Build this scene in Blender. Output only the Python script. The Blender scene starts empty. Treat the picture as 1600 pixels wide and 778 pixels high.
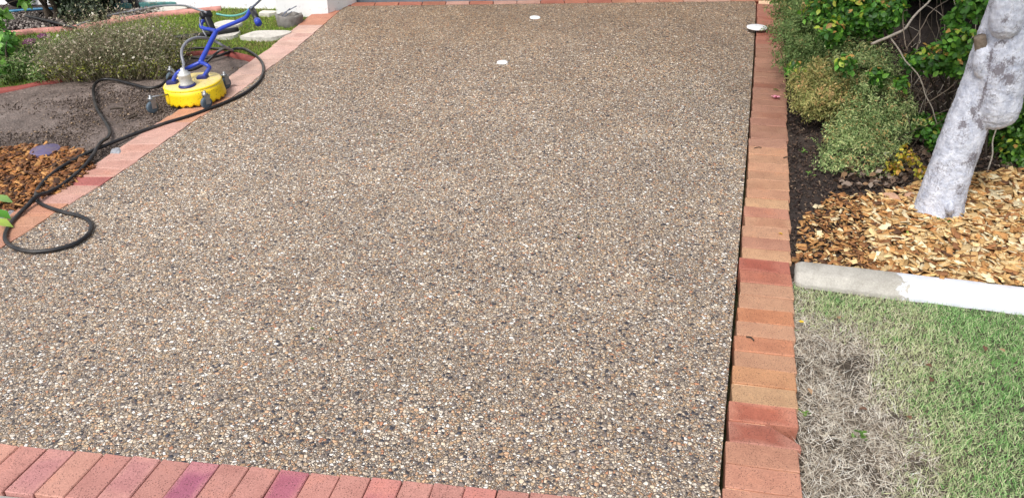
import bpy, bmesh, math, random
import numpy as np
from mathutils import Vector, Matrix, noise

random.seed(7)
RNG = np.random.default_rng(7)
scene = bpy.context.scene
COL = scene.collection

# ------------------------------------------------------------------ camera
F_PX, CAM_H, TILT = 1220.0, 1.744, math.radians(26.42)
cd = bpy.data.cameras.new('camera')
cd.sensor_width = 36.0
cd.lens = F_PX / 1600 * 36
cd.clip_start, cd.clip_end = 0.05, 1000
cam = bpy.data.objects.new('camera', cd)
cam.location = (0, 0, CAM_H)
cam.rotation_euler = (math.pi / 2 - TILT, 0, 0)
COL.objects.link(cam)
scene.camera = cam

# ------------------------------------------------------------------ light
SUN_EL, SUN_AZ = math.radians(52), math.radians(212)   # azimuth clockwise from +Y: behind the camera, to the left
world = bpy.data.worlds.new('World')
scene.world = world
world.use_nodes = True
wn = world.node_tree
wn.nodes.clear()
sky = wn.nodes.new('ShaderNodeTexSky')
sky.sky_type = 'NISHITA'
sky.sun_disc = False
sky.sun_elevation = SUN_EL
sky.sun_rotation = SUN_AZ
sky.air_density = 1.0
sky.dust_density = 3.0
hs = wn.nodes.new('ShaderNodeHueSaturation')      # thin cloud: a paler sky
hs.inputs['Saturation'].default_value = 0.35
bg = wn.nodes.new('ShaderNodeBackground')
bg.inputs['Strength'].default_value = 0.14
wo = wn.nodes.new('ShaderNodeOutputWorld')
wn.links.new(sky.outputs[0], hs.inputs['Color'])
wn.links.new(hs.outputs[0], bg.inputs['Color'])
wn.links.new(bg.outputs[0], wo.inputs['Surface'])
sl = bpy.data.lights.new('sun', 'SUN')
sl.energy = 1.5
sl.angle = math.radians(14)
sl.color = (1.0, 0.95, 0.88)
sun = bpy.data.objects.new('sun', sl)
sd = Vector((math.sin(SUN_AZ) * math.cos(SUN_EL), math.cos(SUN_AZ) * math.cos(SUN_EL), math.sin(SUN_EL)))
sun.rotation_euler = sd.to_track_quat('Z', 'Y').to_euler()
sun.location = sd * 20
COL.objects.link(sun)
scene.view_settings.view_transform = 'Standard'
scene.view_settings.look = 'None'
scene.view_settings.gamma = 1
scene.view_settings.use_curve_mapping = False
scene.view_settings.exposure = 0.65

# ------------------------------------------------------------------ site survey
# The drive is level at the street end and climbs at about 1:9 to the garage.
PSI = math.radians(16.05)                        # heading of the right-hand edging
X0, Y0 = .659, 1.848
D = (math.sin(PSI), math.cos(PSI)); E = (math.cos(PSI), -math.sin(PSI))
SX, SY = math.sin(math.radians(6)), math.cos(math.radians(6))
K, A, B = .112, .41, 2.36

def G(x, y):
    s = (x - X0) * SX + (y - Y0) * SY
    s = min(s, 7.5)
    t = (s - A) / B
    if t <= 0: return 0.0
    if t < 1: return K * B * (t ** 3 - t ** 4 / 2)
    return K * B * .5 + K * (s - A - B)

def Ga(x, y):
    s = np.minimum((x - X0) * SX + (y - Y0) * SY, 7.5)
    t = (s - A) / B
    tc = np.clip(t, 0, 1)
    return np.where(t < 1, K * B * (tc ** 3 - tc ** 4 / 2), K * B * .5 + K * (s - A - B))

def sight(px, py):
    a, b = (px - 800) / F_PX, (389 - py) / F_PX
    return a, math.cos(TILT) + b * math.sin(TILT), -math.sin(TILT) + b * math.cos(TILT)

def gp(px, py, off=0.0):
    """survey point on the ground"""
    dx, dy, dz = sight(px, py)
    f = lambda t: CAM_H + t * dz - G(t * dx, t * dy) - off
    t = .5
    while f(t) > 0 and t < 60: t += .05
    lo, hi = t - .05, t
    for _ in range(30):
        m = (lo + hi) / 2
        if f(m) > 0: lo = m
        else: hi = m
    return Vector((lo * dx, lo * dy, CAM_H + lo * dz))

def at(px, py, Y):
    """survey point at distance Y"""
    dx, dy, dz = sight(px, py)
    t = Y / dy
    return Vector((t * dx, Y, CAM_H + t * dz))

def se(s, e):
    return X0 + s * D[0] + e * E[0], Y0 + s * D[1] + e * E[1]

# ------------------------------------------------------------------ helpers
def lin(r, g, b):
    f = lambda c: (c / 255 / 12.92) if c / 255 <= .04045 else ((c / 255 + .055) / 1.055) ** 2.4
    return (f(r), f(g), f(b), 1)

def tag(o, label=None, cat=None, group=None, kind=None):
    if label: o['label'] = label
    if cat: o['category'] = cat
    if group: o['group'] = group
    if kind: o['kind'] = kind
    return o

def empty(name, loc=(0, 0, 0), rz=0, parent=None):
    o = bpy.data.objects.new(name, None)
    o.empty_display_size = .1
    o.location = loc
    o.rotation_euler = (0, 0, rz)
    COL.objects.link(o)
    if parent: o.parent = parent
    return o

def link(name, me, mat=None, parent=None, world_to=None):
    """world_to: mesh is in world coordinates while the parent stands at its own location"""
    o = bpy.data.objects.new(name, me)
    if mat and not me.materials: me.materials.append(mat)
    COL.objects.link(o)
    if parent:
        o.parent = parent
        if world_to:
            o.matrix_parent_inverse = Matrix.Identity(4)
            me.transform((Matrix.Translation(parent.location) @ parent.rotation_euler.to_matrix().to_4x4()).inverted()) if me.users == 1 else None
    return o

def from_bm(name, bm, mat, parent=None, smooth=False, world_to=True):
    me = bpy.data.meshes.new(name)
    bm.normal_update()
    bm.to_mesh(me); bm.free()
    if smooth:
        me.polygons.foreach_set('use_smooth', [True] * len(me.polygons))
    return link(name, me, mat, parent, world_to)

def fast(name, V, Fa, mat, parent=None, cols=None, smooth=False, world_to=True):
    V = np.ascontiguousarray(V, dtype=np.float32); Fa = np.ascontiguousarray(Fa, dtype=np.int32)
    k = Fa.shape[1]
    me = bpy.data.meshes.new(name)
    me.vertices.add(len(V)); me.vertices.foreach_set('co', V.ravel())
    me.loops.add(Fa.size); me.loops.foreach_set('vertex_index', Fa.ravel())
    me.polygons.add(len(Fa))
    me.polygons.foreach_set('loop_start', np.arange(0, Fa.size, k, dtype=np.int32))
    if smooth: me.polygons.foreach_set('use_smooth', np.ones(len(Fa), dtype=bool))
    me.update(calc_edges=True)
    if cols is not None:
        ca = me.color_attributes.new('col', 'FLOAT_COLOR', 'POINT')
        c = np.ones((len(V), 4), dtype=np.float32); c[:, :3] = cols
        ca.data.foreach_set('color', c.ravel())
    return link(name, me, mat, parent, world_to)

def frames(normals, roll):
    """rotation matrices (N,3,3) whose z axis is the normal"""
    n = normals / (np.linalg.norm(normals, axis=1, keepdims=True) + 1e-9)
    ref = np.where(np.abs(n[:, 2:3]) < .9, np.array([[0, 0, 1.]]), np.array([[1., 0, 0]]))
    x = np.cross(ref, n); x /= np.linalg.norm(x, axis=1, keepdims=True)
    y = np.cross(n, x)
    c, s = np.cos(roll)[:, None], np.sin(roll)[:, None]
    return np.stack([x * c + y * s, -x * s + y * c, n], axis=2)

def scatter(tv, tf, pos, R, sc, col=None):
    """copies of a template: returns V, F, colours"""
    n, m = len(pos), len(tv)
    sc = np.asarray(sc)
    if sc.ndim == 1: sc = sc[:, None]
    loc = tv[None, :, :] * sc[:, None, :] if sc.shape[1] == 3 else tv[None] * sc[:, :, None]
    V = np.einsum('nij,nmj->nmi', R, loc) + pos[:, None, :]
    Fa = tf[None] + (np.arange(n) * m)[:, None, None]
    C = np.repeat(col, m, axis=0) if col is not None else None
    return V.reshape(-1, 3), Fa.reshape(-1, tf.shape[1]), C

LEAF4 = np.array([[0, 0, 0], [.22, .5, .05], [0, 1, -.04], [-.22, .5, .05]], float), np.array([[0, 1, 2], [0, 2, 3]])
LEAF8 = np.array([[0, 0, 0], [.24, .28, .07], [.3, .6, .07], [0, 1, -.1], [-.3, .6, .07], [-.24, .28, .07], [0, .45, 0], [0, .75, -.03]], float), \
    np.array([[0, 1, 6], [1, 2, 6], [2, 7, 6], [2, 3, 7], [3, 4, 7], [4, 6, 7], [4, 5, 6], [5, 0, 6]])
BLADE = np.array([[-.5, 0, 0], [.5, 0, 0], [.3, .1, .55], [-.3, .1, .55], [0, .32, 1]], float), np.array([[0, 1, 2], [0, 2, 3], [3, 2, 4]])
CHIP = np.array([[-.5, -.5, -.5], [.42, -.5, -.5], [.5, .44, -.5], [-.5, .5, -.5], [-.4, -.36, .5], [.5, -.42, .5], [.36, .36, .5], [-.42, .4, .5]], float), \
    np.array([[0, 3, 2, 1], [4, 5, 6, 7], [0, 1, 5, 4], [1, 2, 6, 5], [2, 3, 7, 6], [3, 0, 4, 7]])

def pick(palette, n, jit=.12, p=None):
    pal = np.array([lin(*c)[:3] for c in palette])
    c = pal[RNG.choice(len(pal), n, p=p)]
    return np.clip(c * (1 + RNG.normal(0, jit, (n, 1))), 0.003, .95)

def catmull(pts, step=.02, closed=False):
    P = [Vector(p) for p in pts]
    out = []
    n = len(P)
    for i in range(n - 1):
        p0 = P[max(i - 1, 0)]; p1 = P[i]; p2 = P[i + 1]; p3 = P[min(i + 2, n - 1)]
        m = max(2, int((p2 - p1).length / step))
        for j in range(m):
            t = j / m
            out.append(.5 * ((2 * p1) + (p2 - p0) * t + (2 * p0 - 5 * p1 + 4 * p2 - p3) * t * t + (3 * p1 - p0 - 3 * p2 + p3) * t ** 3))
    out.append(P[-1])
    return out

def tube_bm(bm, pts, rad, sides=10, squash=None):
    n = len(pts)
    r = rad if callable(rad) else (lambda t: rad)
    t0 = (pts[1] - pts[0]).normalized()
    ref = Vector((0, 0, 1)) if abs(t0.z) < .9 else Vector((1, 0, 0))
    u = t0.cross(ref).normalized()
    rings = []
    for i, p in enumerate(pts):
        t = (pts[min(i + 1, n - 1)] - pts[max(i - 1, 0)]).normalized()
        u = (u - t * u.dot(t)).normalized()
        v = t.cross(u)
        rr = r(i / (n - 1))
        rings.append([bm.verts.new(p + (u * math.cos(2 * math.pi * k / sides) + v * math.sin(2 * math.pi * k / sides)) * rr) for k in range(sides)])
    for a, b in zip(rings[:-1], rings[1:]):
        for k in range(sides):
            bm.faces.new((a[k], a[(k + 1) % sides], b[(k + 1) % sides], b[k]))
    bm.faces.new(rings[0][::-1]); bm.faces.new(rings[-1])
    return rings

def tube(name, pts, rad, mat, parent=None, sides=10, smooth=True):
    bm = bmesh.new(); tube_bm(bm, pts, rad, sides)
    bmesh.ops.recalc_face_normals(bm, faces=bm.faces)
    return from_bm(name, bm, mat, parent, smooth)

def lathe_bm(bm, prof, seg=24, M=Matrix.Identity(4), wob=None):
    rings = []
    for i, (r, z) in enumerate(prof):
        rings.append([bm.verts.new(M @ Vector((r * math.cos(2 * math.pi * k / seg), r * math.sin(2 * math.pi * k / seg), z + (wob(i, k) if wob else 0)))) for k in range(seg)])
    for a, b in zip(rings[:-1], rings[1:]):
        for k in range(seg):
            bm.faces.new((a[k], a[(k + 1) % seg], b[(k + 1) % seg], b[k]))
    if prof[0][0] > 1e-6: bm.faces.new(rings[0][::-1])
    if prof[-1][0] > 1e-6: bm.faces.new(rings[-1])
    bmesh.ops.remove_doubles(bm, verts=bm.verts, dist=1e-6)
    bmesh.ops.recalc_face_normals(bm, faces=bm.faces)

def lathe(name, prof, mat, parent=None, seg=24, M=Matrix.Identity(4), smooth=True, wob=None):
    bm = bmesh.new(); lathe_bm(bm, prof, seg, M, wob)
    o = from_bm(name, bm, mat, parent, smooth)
    return o

def box_bm(bm, c, size, M=None, bevel=0.0, seg=2):
    r = bmesh.ops.create_cube(bm, size=1)
    vs = r['verts']
    T = Matrix.Translation(Vector(c)) @ (M or Matrix.Identity(4)) @ Matrix.Diagonal((*size, 1))
    bmesh.ops.transform(bm, matrix=T, verts=vs)
    if bevel:
        es = {e for v in vs for e in v.link_edges}
        bmesh.ops.bevel(bm, geom=list(es), offset=bevel, segments=seg, affect='EDGES', profile=.6)

def box(name, c, size, mat, parent=None, M=None, bevel=0.0, smooth=False):
    bm = bmesh.new(); box_bm(bm, c, size, M, bevel)
    return from_bm(name, bm, mat, parent, smooth)

def inside(poly, x, y):
    r = np.zeros(len(x), bool)
    j = len(poly) - 1
    for i in range(len(poly)):
        xi, yi = poly[i]; xj, yj = poly[j]
        c = ((yi > y) != (yj > y)) & (x < (xj - xi) * (y - yi) / (yj - yi + 1e-12) + xi)
        r ^= c; j = i
    return r

def nz(x, y, sc=1.0, seed=0.0):
    return noise.noise(Vector((x * sc + seed, y * sc - seed, seed * .37)))

def patch(name, poly, off, mat, cell=.12, amp=0.0, nsc=3.0, skirt=.1, lift=None):
    """a sheet of ground inside a polygon, following the site's slope"""
    bm = bmesh.new()
    vs = [bm.verts.new((p[0], p[1], 0)) for p in poly]
    f = bm.faces.new(vs)
    if f.normal.z < 0 or f.calc_area() < 0: f.normal_flip()
    bmesh.ops.triangulate(bm, faces=bm.faces)
    xs = [p[0] for p in poly]; ys = [p[1] for p in poly]
    for lo, hi, no in ((min(xs), max(xs), (1, 0, 0)), (min(ys), max(ys), (0, 1, 0))):
        k = lo + cell
        while k < hi:
            bmesh.ops.bisect_plane(bm, geom=bm.verts[:] + bm.edges[:] + bm.faces[:], plane_co=(k * no[0], k * no[1], 0), plane_no=no)
            k += cell
    bmesh.ops.triangulate(bm, faces=bm.faces)
    bm.normal_update()
    for f in bm.faces:
        if f.normal.z < 0: f.normal_flip()
    bnd = [e for e in bm.edges if e.is_boundary]
    for v in bm.verts:
        x, y = v.co.x, v.co.y
        z = G(x, y) + off
        if amp: z += amp * (nz(x, y, nsc, 3.1) + .5 * nz(x, y, nsc * 2.7, 8.2))
        if lift: z += lift(x, y)
        v.co.z = z
    if skirt:
        r = bmesh.ops.extrude_edge_only(bm, edges=bnd)
        for v in r['geom']:
            if isinstance(v, bmesh.types.BMVert): v.co.z -= skirt
    bmesh.ops.recalc_face_normals(bm, faces=bm.faces)
    up = sum(f.normal.z for f in bm.faces)
    if up < 0: bmesh.ops.reverse_faces(bm, faces=bm.faces)
    return from_bm(name, bm, mat, None, False)

# ------------------------------------------------------------------ materials
class NT:
    def __init__(self, name):
        self.m = bpy.data.materials.new(name); self.m.use_nodes = True
        self.t = self.m.node_tree
        self.b = self.t.nodes['Principled BSDF']
        self.out = self.t.nodes['Material Output']
    def n(self, ty, **kw):
        nd = self.t.nodes.new('ShaderNode' + ty)
        for k, v in kw.items():
            if hasattr(nd, k) and k not in ('Scale',): setattr(nd, k, v)
        return nd
    def l(self, a, b): self.t.links.new(a, b); return b
    def coord(self, kind='Object'):
        if not hasattr(self, '_tc'): self._tc = self.n('TexCoord')
        return self._tc.outputs[kind]
    def noise(self, scale, detail=4, rough=.55, vec=None, dist=0):
        nd = self.n('TexNoise')
        nd.inputs['Scale'].default_value = scale; nd.inputs['Detail'].default_value = detail
        nd.inputs['Roughness'].default_value = rough; nd.inputs['Distortion'].default_value = dist
        self.l(vec or self.coord(), nd.inputs['Vector']); return nd
    def vor(self, scale, feature='F1', vec=None, rnd=1.0):
        nd = self.n('TexVoronoi'); nd.feature = feature
        nd.inputs['Scale'].default_value = scale; nd.inputs['Randomness'].default_value = rnd
        self.l(vec or self.coord(), nd.inputs['Vector']); return nd
    def ramp(self, fac, stops, interp='LINEAR'):
        nd = self.n('ValToRGB'); cr = nd.color_ramp; cr.interpolation = interp
        while len(cr.elements) < len(stops): cr.elements.new(.5)
        for e, (p, c) in zip(cr.elements, stops):
            e.position = p; e.color = c if len(c) == 4 else (*c, 1)
        self.l(fac, nd.inputs['Fac']); return nd.outputs['Color']
    def mix(self, fac, a, b, mode='MIX'):
        nd = self.n('Mix'); nd.data_type = 'RGBA'; nd.blend_type = mode
        for sock, v in ((nd.inputs[0], fac), (nd.inputs[6], a), (nd.inputs[7], b)):
            if hasattr(v, 'is_linked'): self.l(v, sock)
            else: sock.default_value = v
        return nd.outputs[2]
    def math(self, op, a, b=0.0):
        nd = self.n('Math'); nd.operation = op
        for i, v in enumerate((a, b)):
            if hasattr(v, 'is_linked'): self.l(v, nd.inputs[i])
            else: nd.inputs[i].default_value = v
        return nd.outputs[0]
    def bump(self, h, strength=.5, dist=.01, normal=None):
        nd = self.n('Bump'); nd.inputs['Strength'].default_value = strength; nd.inputs['Distance'].default_value = dist
        self.l(h, nd.inputs['Height'])
        if normal: self.l(normal, nd.inputs['Normal'])
        self.l(nd.outputs[0], self.b.inputs['Normal']); return nd.outputs[0]
    def set(self, col=None, rough=None, spec=None, metal=None, **kw):
        for nm, v in (('Base Color', col), ('Roughness', rough), ('Specular IOR Level', spec), ('Metallic', metal)):
            if v is None: continue
            if hasattr(v, 'is_linked'): self.l(v, self.b.inputs[nm])
            else: self.b.inputs[nm].default_value = v
        return self.m

BW = lambda v: (v, v, v, 1)

def m_plain(name, rgb, rough=.5, spec=.5, metal=0, var=.12, scale=30, dirt=None, bump=0.0):
    t = NT(name)
    n1 = t.noise(scale, 5)
    c = lin(*rgb)
    a = tuple(x * (1 - var) for x in c[:3]) + (1,); b = tuple(min(1, x * (1 + var)) for x in c[:3]) + (1,)
    col = t.ramp(n1.outputs['Fac'], [(.3, a), (.7, b)])
    if dirt:
        n2 = t.noise(scale * .35, 6, .7)
        col = t.mix(t.ramp(n2.outputs['Fac'], [(.5, BW(0)), (.68, BW(dirt[1]))]), col, lin(*dirt[0]))
    if bump: t.bump(n1.outputs['Fac'], bump, .004)
    return t.set(col, rough, spec, metal)

def m_vcol(name, rough=.55, spec=.35, trans=0.0, bump=0.0, var=.0):
    t = NT(name)
    a = t.n('Attribute'); a.attribute_name = 'col'
    col = a.outputs['Color']
    if var:
        n1 = t.noise(90, 4)
        col = t.mix(1.0, col, t.ramp(n1.outputs['Fac'], [(.3, BW(1 - var)), (.7, BW(1))]), 'MULTIPLY')
        if bump: t.bump(n1.outputs['Fac'], bump, .003)
    t.set(col, rough, spec)
    if trans:
        tr = t.n('BsdfTranslucent'); t.l(col, tr.inputs['Color'])
        ms = t.n('MixShader'); ms.inputs[0].default_value = trans
        t.l(t.b.outputs[0], ms.inputs[1]); t.l(tr.outputs[0], ms.inputs[2]); t.l(ms.outputs[0], t.out.inputs['Surface'])
    return t.m

def m_aggregate():
    t = NT('exposed_aggregate')
    warp = t.noise(60, 2)
    vadd = t.n('VectorMath'); vadd.operation = 'MULTIPLY_ADD'
    t.l(warp.outputs['Color'], vadd.inputs[0]); vadd.inputs[1].default_value = (.005, .005, .0); t.l(t.coord(), vadd.inputs[2])
    flat = t.n('VectorMath'); flat.operation = 'MULTIPLY'; flat.inputs[1].default_value = (1, 1, 0)
    t.l(vadd.outputs[0], flat.inputs[0])
    vec = flat.outputs[0]
    v1 = t.vor(78, 'F1', vec); e1 = t.vor(78, 'DISTANCE_TO_EDGE', vec)
    v2 = t.vor(128, 'F1', vec); e2 = t.vor(128, 'DISTANCE_TO_EDGE', vec)
    stops = [(0, lin(62, 64, 74)), (.07, lin(118, 112, 110)), (.13, lin(176, 162, 148)), (.24, lin(196, 170, 138)), (.34, lin(214, 196, 172)),
             (.45, lin(188, 156, 124)), (.52, lin(224, 208, 186)), (.62, lin(198, 182, 164)), (.7, lin(212, 172, 138)), (.76, lin(232, 222, 206)),
             (.85, lin(142, 130, 124)), (.9, lin(246, 242, 234)), (.97, lin(190, 138, 108))]
    s1 = t.n('SeparateColor'); t.l(v1.outputs['Color'], s1.inputs[0])
    s2 = t.n('SeparateColor'); t.l(v2.outputs['Color'], s2.inputs[0])
    c1 = t.ramp(s1.outputs[0], stops, 'CONSTANT'); c2 = t.ramp(s2.outputs[0], stops, 'CONSTANT')
    # a cell of the coarse set is one pebble or breaks into several small ones
    small = t.math('GREATER_THAN', s1.outputs[1], .45)
    peb = t.mix(small, c1, c2)
    edge = t.mix(small, e1.outputs['Distance'], t.math('MULTIPLY', e2.outputs['Distance'], .9))
    tone = t.mix(small, s1.outputs[2], s2.outputs[2])
    peb = t.mix(1.0, peb, t.ramp(tone, [(0, BW(.8)), (1, BW(1.15))]), 'MULTIPLY')
    gap = t.ramp(edge, [(.03, BW(1)), (.13, BW(0))])
    col = t.mix(gap, peb, lin(104, 94, 86))
    # old tyre marks, damp and cleaning arcs: broad, weak
    big = t.noise(.9, 5, .6)
    col = t.mix(1.0, col, t.ramp(big.outputs['Fac'], [(.3, (.88, .87, .87, 1)), (.7, (1.12, 1.10, 1.08, 1))]), 'MULTIPLY')
    mid = t.noise(4.5, 6, .65)
    col = t.mix(1.0, col, t.ramp(mid.outputs['Fac'], [(.32, (.86, .85, .85, 1)), (.68, (1.08, 1.07, 1.06, 1))]), 'MULTIPLY')
    # earthy brown stain up the drive, darkened to stand for the hedge's shade
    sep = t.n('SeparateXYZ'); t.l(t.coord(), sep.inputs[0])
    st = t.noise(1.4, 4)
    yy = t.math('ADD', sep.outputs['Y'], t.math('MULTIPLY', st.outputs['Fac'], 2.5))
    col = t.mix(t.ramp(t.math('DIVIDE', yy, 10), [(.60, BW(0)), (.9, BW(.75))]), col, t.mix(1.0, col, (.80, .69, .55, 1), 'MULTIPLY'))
    h = t.ramp(edge, [(0, BW(0)), (.16, BW(.7)), (.4, BW(1))])
    hh = t.mix(.5, h, tone, 'MULTIPLY')
    t.bump(hh, .9, .006)
    return t.set(col, .55, .4)

def m_brick(name, tint):
    t = NT(name)
    oi = t.n('ObjectInfo')
    off = t.n('VectorMath'); off.operation = 'MULTIPLY_ADD'
    cmb = t.n('CombineXYZ')
    for i, k in enumerate((37.0, 91.0, 13.0)): t.l(t.math('MULTIPLY', oi.outputs['Random'], k), cmb.inputs[i])
    va = t.n('VectorMath'); va.operation = 'ADD'; t.l(t.coord(), va.inputs[0]); t.l(cmb.outputs[0], va.inputs[1])
    vec = va.outputs[0]
    n1 = t.noise(9, 5, .6, vec); n2 = t.noise(220, 3, .6, vec); n3 = t.noise(26, 4, .6, vec)
    v = t.vor(150, 'F1', vec)
    base = oi.outputs['Color']
    col = t.mix(1.0, base, t.ramp(n1.outputs['Fac'], [(.3, (.86, .82, .82, 1)), (.55, (1, 1, 1, 1)), (.75, (1.12, 1.04, .97, 1))]), 'MULTIPLY')
    # kiln flash: a darker, purplish heart on some bricks
    gs = t.n('SeparateXYZ'); t.l(t.coord('Generated'), gs.inputs[0])
    dx = t.math('MULTIPLY', t.math('ABSOLUTE', t.math('SUBTRACT', gs.outputs['X'], t.math('ADD', .32, t.math('MULTIPLY', oi.outputs['Random'], .36)))), 2.0)
    dy = t.math('MULTIPLY', t.math('ABSOLUTE', t.math('SUBTRACT', gs.outputs['Y'], .5)), 1.7)
    far = t.math('ADD', t.math('MAXIMUM', dx, dy), t.math('MULTIPLY', t.math('SUBTRACT', n1.outputs['Fac'], .5), .9))
    heart = t.math('MULTIPLY', t.ramp(far, [(.45, BW(1)), (.85, BW(0))]), oi.outputs['Alpha'])
    col = t.mix(heart, col, t.mix(1.0, col, tint, 'MULTIPLY'))
    col = t.mix(1.0, col, t.ramp(n2.outputs['Fac'], [(.3, BW(.72)), (.7, BW(1.16))]), 'MULTIPLY')
    # iron specks and pits
    sp = t.math('MULTIPLY', t.math('LESS_THAN', v.outputs['Distance'], .25), t.math('GREATER_THAN', n3.outputs['Fac'], .47))
    col = t.mix(t.math('MULTIPLY', sp, .85), col, lin(76, 50, 44))
    hgt = t.mix(.5, n2.outputs['Fac'], t.math('SUBTRACT', 1.0, sp))
    t.bump(hgt, .45, .002)
    return t.set(col, .62, .4)

def m_soil(name, a, b, c, sc=1.0, rough=.85):
    t = NT(name)
    n1 = t.noise(2.2 * sc, 8, .65); n2 = t.noise(60 * sc, 6, .7); v = t.vor(75 * sc)
    col = t.ramp(n1.outputs['Fac'], [(.3, lin(*a)), (.52, lin(*b)), (.72, lin(*c))])
    col = t.mix(1.0, col, t.ramp(n2.outputs['Fac'], [(.3, BW(.55)), (.7, BW(1.25))]), 'MULTIPLY')
    n3 = t.noise(17 * sc, 8, .72)
    col = t.mix(1.0, col, t.ramp(n3.outputs['Fac'], [(.35, BW(.62)), (.65, BW(1.15))]), 'MULTIPLY')
    h = t.mix(.6, t.mix(.5, n2.outputs['Fac'], v.outputs['Distance']), n3.outputs['Fac'])
    t.bump(h, 1.0, .03)
    return t.set(col, rough, .35)

def m_painted_trunk():
    t = NT('limewashed_bark')
    mp = t.n('Mapping'); mp.inputs['Scale'].default_value = (1, 1, .8); t.l(t.coord(), mp.inputs[0])
    vec = mp.outputs[0]
    n1 = t.noise(26, 8, .75, vec); n2 = t.noise(120, 5, .75, vec); n3 = t.noise(9, 5, .65, vec)
    white = t.ramp(n1.outputs['Fac'], [(.32, lin(156, 162, 180)), (.6, lin(214, 217, 228))])
    wa = t.n('Attribute'); wa.attribute_name = 'wear_shade'  # bare-bark wear together with painted crease shade
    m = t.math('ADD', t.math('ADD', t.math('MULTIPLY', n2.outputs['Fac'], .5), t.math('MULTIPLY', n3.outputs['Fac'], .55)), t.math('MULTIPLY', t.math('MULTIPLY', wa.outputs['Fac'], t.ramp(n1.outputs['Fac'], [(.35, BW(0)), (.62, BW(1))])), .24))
    worn_shaded = t.ramp(m, [(.555, BW(0)), (.65, BW(.85))])
    col = t.mix(worn_shaded, white, lin(98, 90, 96))
    n4 = t.noise(210, 5, .8, vec)
    spot = t.math('MULTIPLY', t.ramp(n4.outputs['Fac'], [(.56, BW(0)), (.64, BW(1))]), t.ramp(n1.outputs['Fac'], [(.4, BW(.15)), (.6, BW(1))]))
    col = t.mix(t.math('MULTIPLY', spot, .7), col, lin(104, 100, 112))
    h = t.mix(.5, n1.outputs['Fac'], n2.outputs['Fac'])
    t.bump(h, .8, .012)
    return t.set(col, .6, .35)

def m_kerb():
    t = NT('kerb_concrete')
    n1 = t.noise(14, 7, .65); n2 = t.noise(160, 3); n3 = t.noise(30, 5, .7)
    grey = t.ramp(n1.outputs['Fac'], [(.3, lin(150, 146, 138)), (.7, lin(184, 180, 172))])
    grey = t.mix(1.0, grey, t.ramp(n2.outputs['Fac'], [(.3, BW(.8)), (.7, BW(1.1))]), 'MULTIPLY')
    white = t.ramp(n1.outputs['Fac'], [(.3, lin(196, 200, 210)), (.7, lin(216, 219, 226))])
    sep = t.n('SeparateXYZ'); t.l(t.coord(), sep.inputs[0])
    edge = t.math('ADD', sep.outputs['X'], t.math('MULTIPLY', t.math('SUBTRACT', n3.outputs['Fac'], .5), .25))
    msk = t.ramp(edge, [(.452, BW(0)), (.462, BW(1))])
    chip = t.ramp(n3.outputs['Fac'], [(.64, BW(1)), (.7, BW(.55))])
    col = t.mix(t.math('MULTIPLY', msk, chip), grey, white)
    t.bump(t.mix(.5, n2.outputs['Fac'], n3.outputs['Fac']), .4, .003)
    return t.set(col, .6, .35)

def m_wall():
    t = NT('white_render')
    n1 = t.noise(3, 6, .6); n2 = t.noise(120, 3)
    sep = t.n('SeparateXYZ'); t.l(t.coord('Object'), sep.inputs[0])
    col = t.ramp(n1.outputs['Fac'], [(.3, lin(234, 234, 234)), (.7, lin(246, 246, 246))])
    n3 = t.noise(22, 6, .7)
    mud = t.math('MULTIPLY', t.ramp(n3.outputs['Fac'], [(.56, BW(0)), (.68, BW(1))]), t.ramp(sep.outputs['Z'], [(.0, BW(.7)), (.06, BW(0))]))
    col = t.mix(mud, col, lin(150, 146, 142))
    t.bump(n2.outputs['Fac'], .2, .003)
    return t.set(col, .7, .3)

def m_yellow():
    t = NT('yellow_plastic')
    n1 = t.noise(40, 6, .7); n2 = t.noise(9, 4); ge = t.n('NewGeometry')
    sep = t.n('SeparateXYZ'); t.l(t.coord('Normal'), sep.inputs[0])
    col = t.ramp(n2.outputs['Fac'], [(.3, lin(238, 200, 22)), (.7, lin(250, 216, 30))])
    # grit and dried slurry lying on the deck, splashes on the sides
    top = t.ramp(sep.outputs['Z'], [(.6, BW(0)), (.9, BW(1))])
    grit = t.ramp(n1.outputs['Fac'], [(.35, BW(.5)), (.6, BW(.95))])
    col = t.mix(t.math('MULTIPLY', top, grit), col, lin(214, 196, 142))
    v = t.vor(60)
    spl = t.math('MULTIPLY', t.math('LESS_THAN', v.outputs['Distance'], .26), t.math('GREATER_THAN', n1.outputs['Fac'], .5))
    col = t.mix(t.math('MULTIPLY', spl, .6), col, lin(120, 96, 30))
    return t.set(col, .42, .45)

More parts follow.
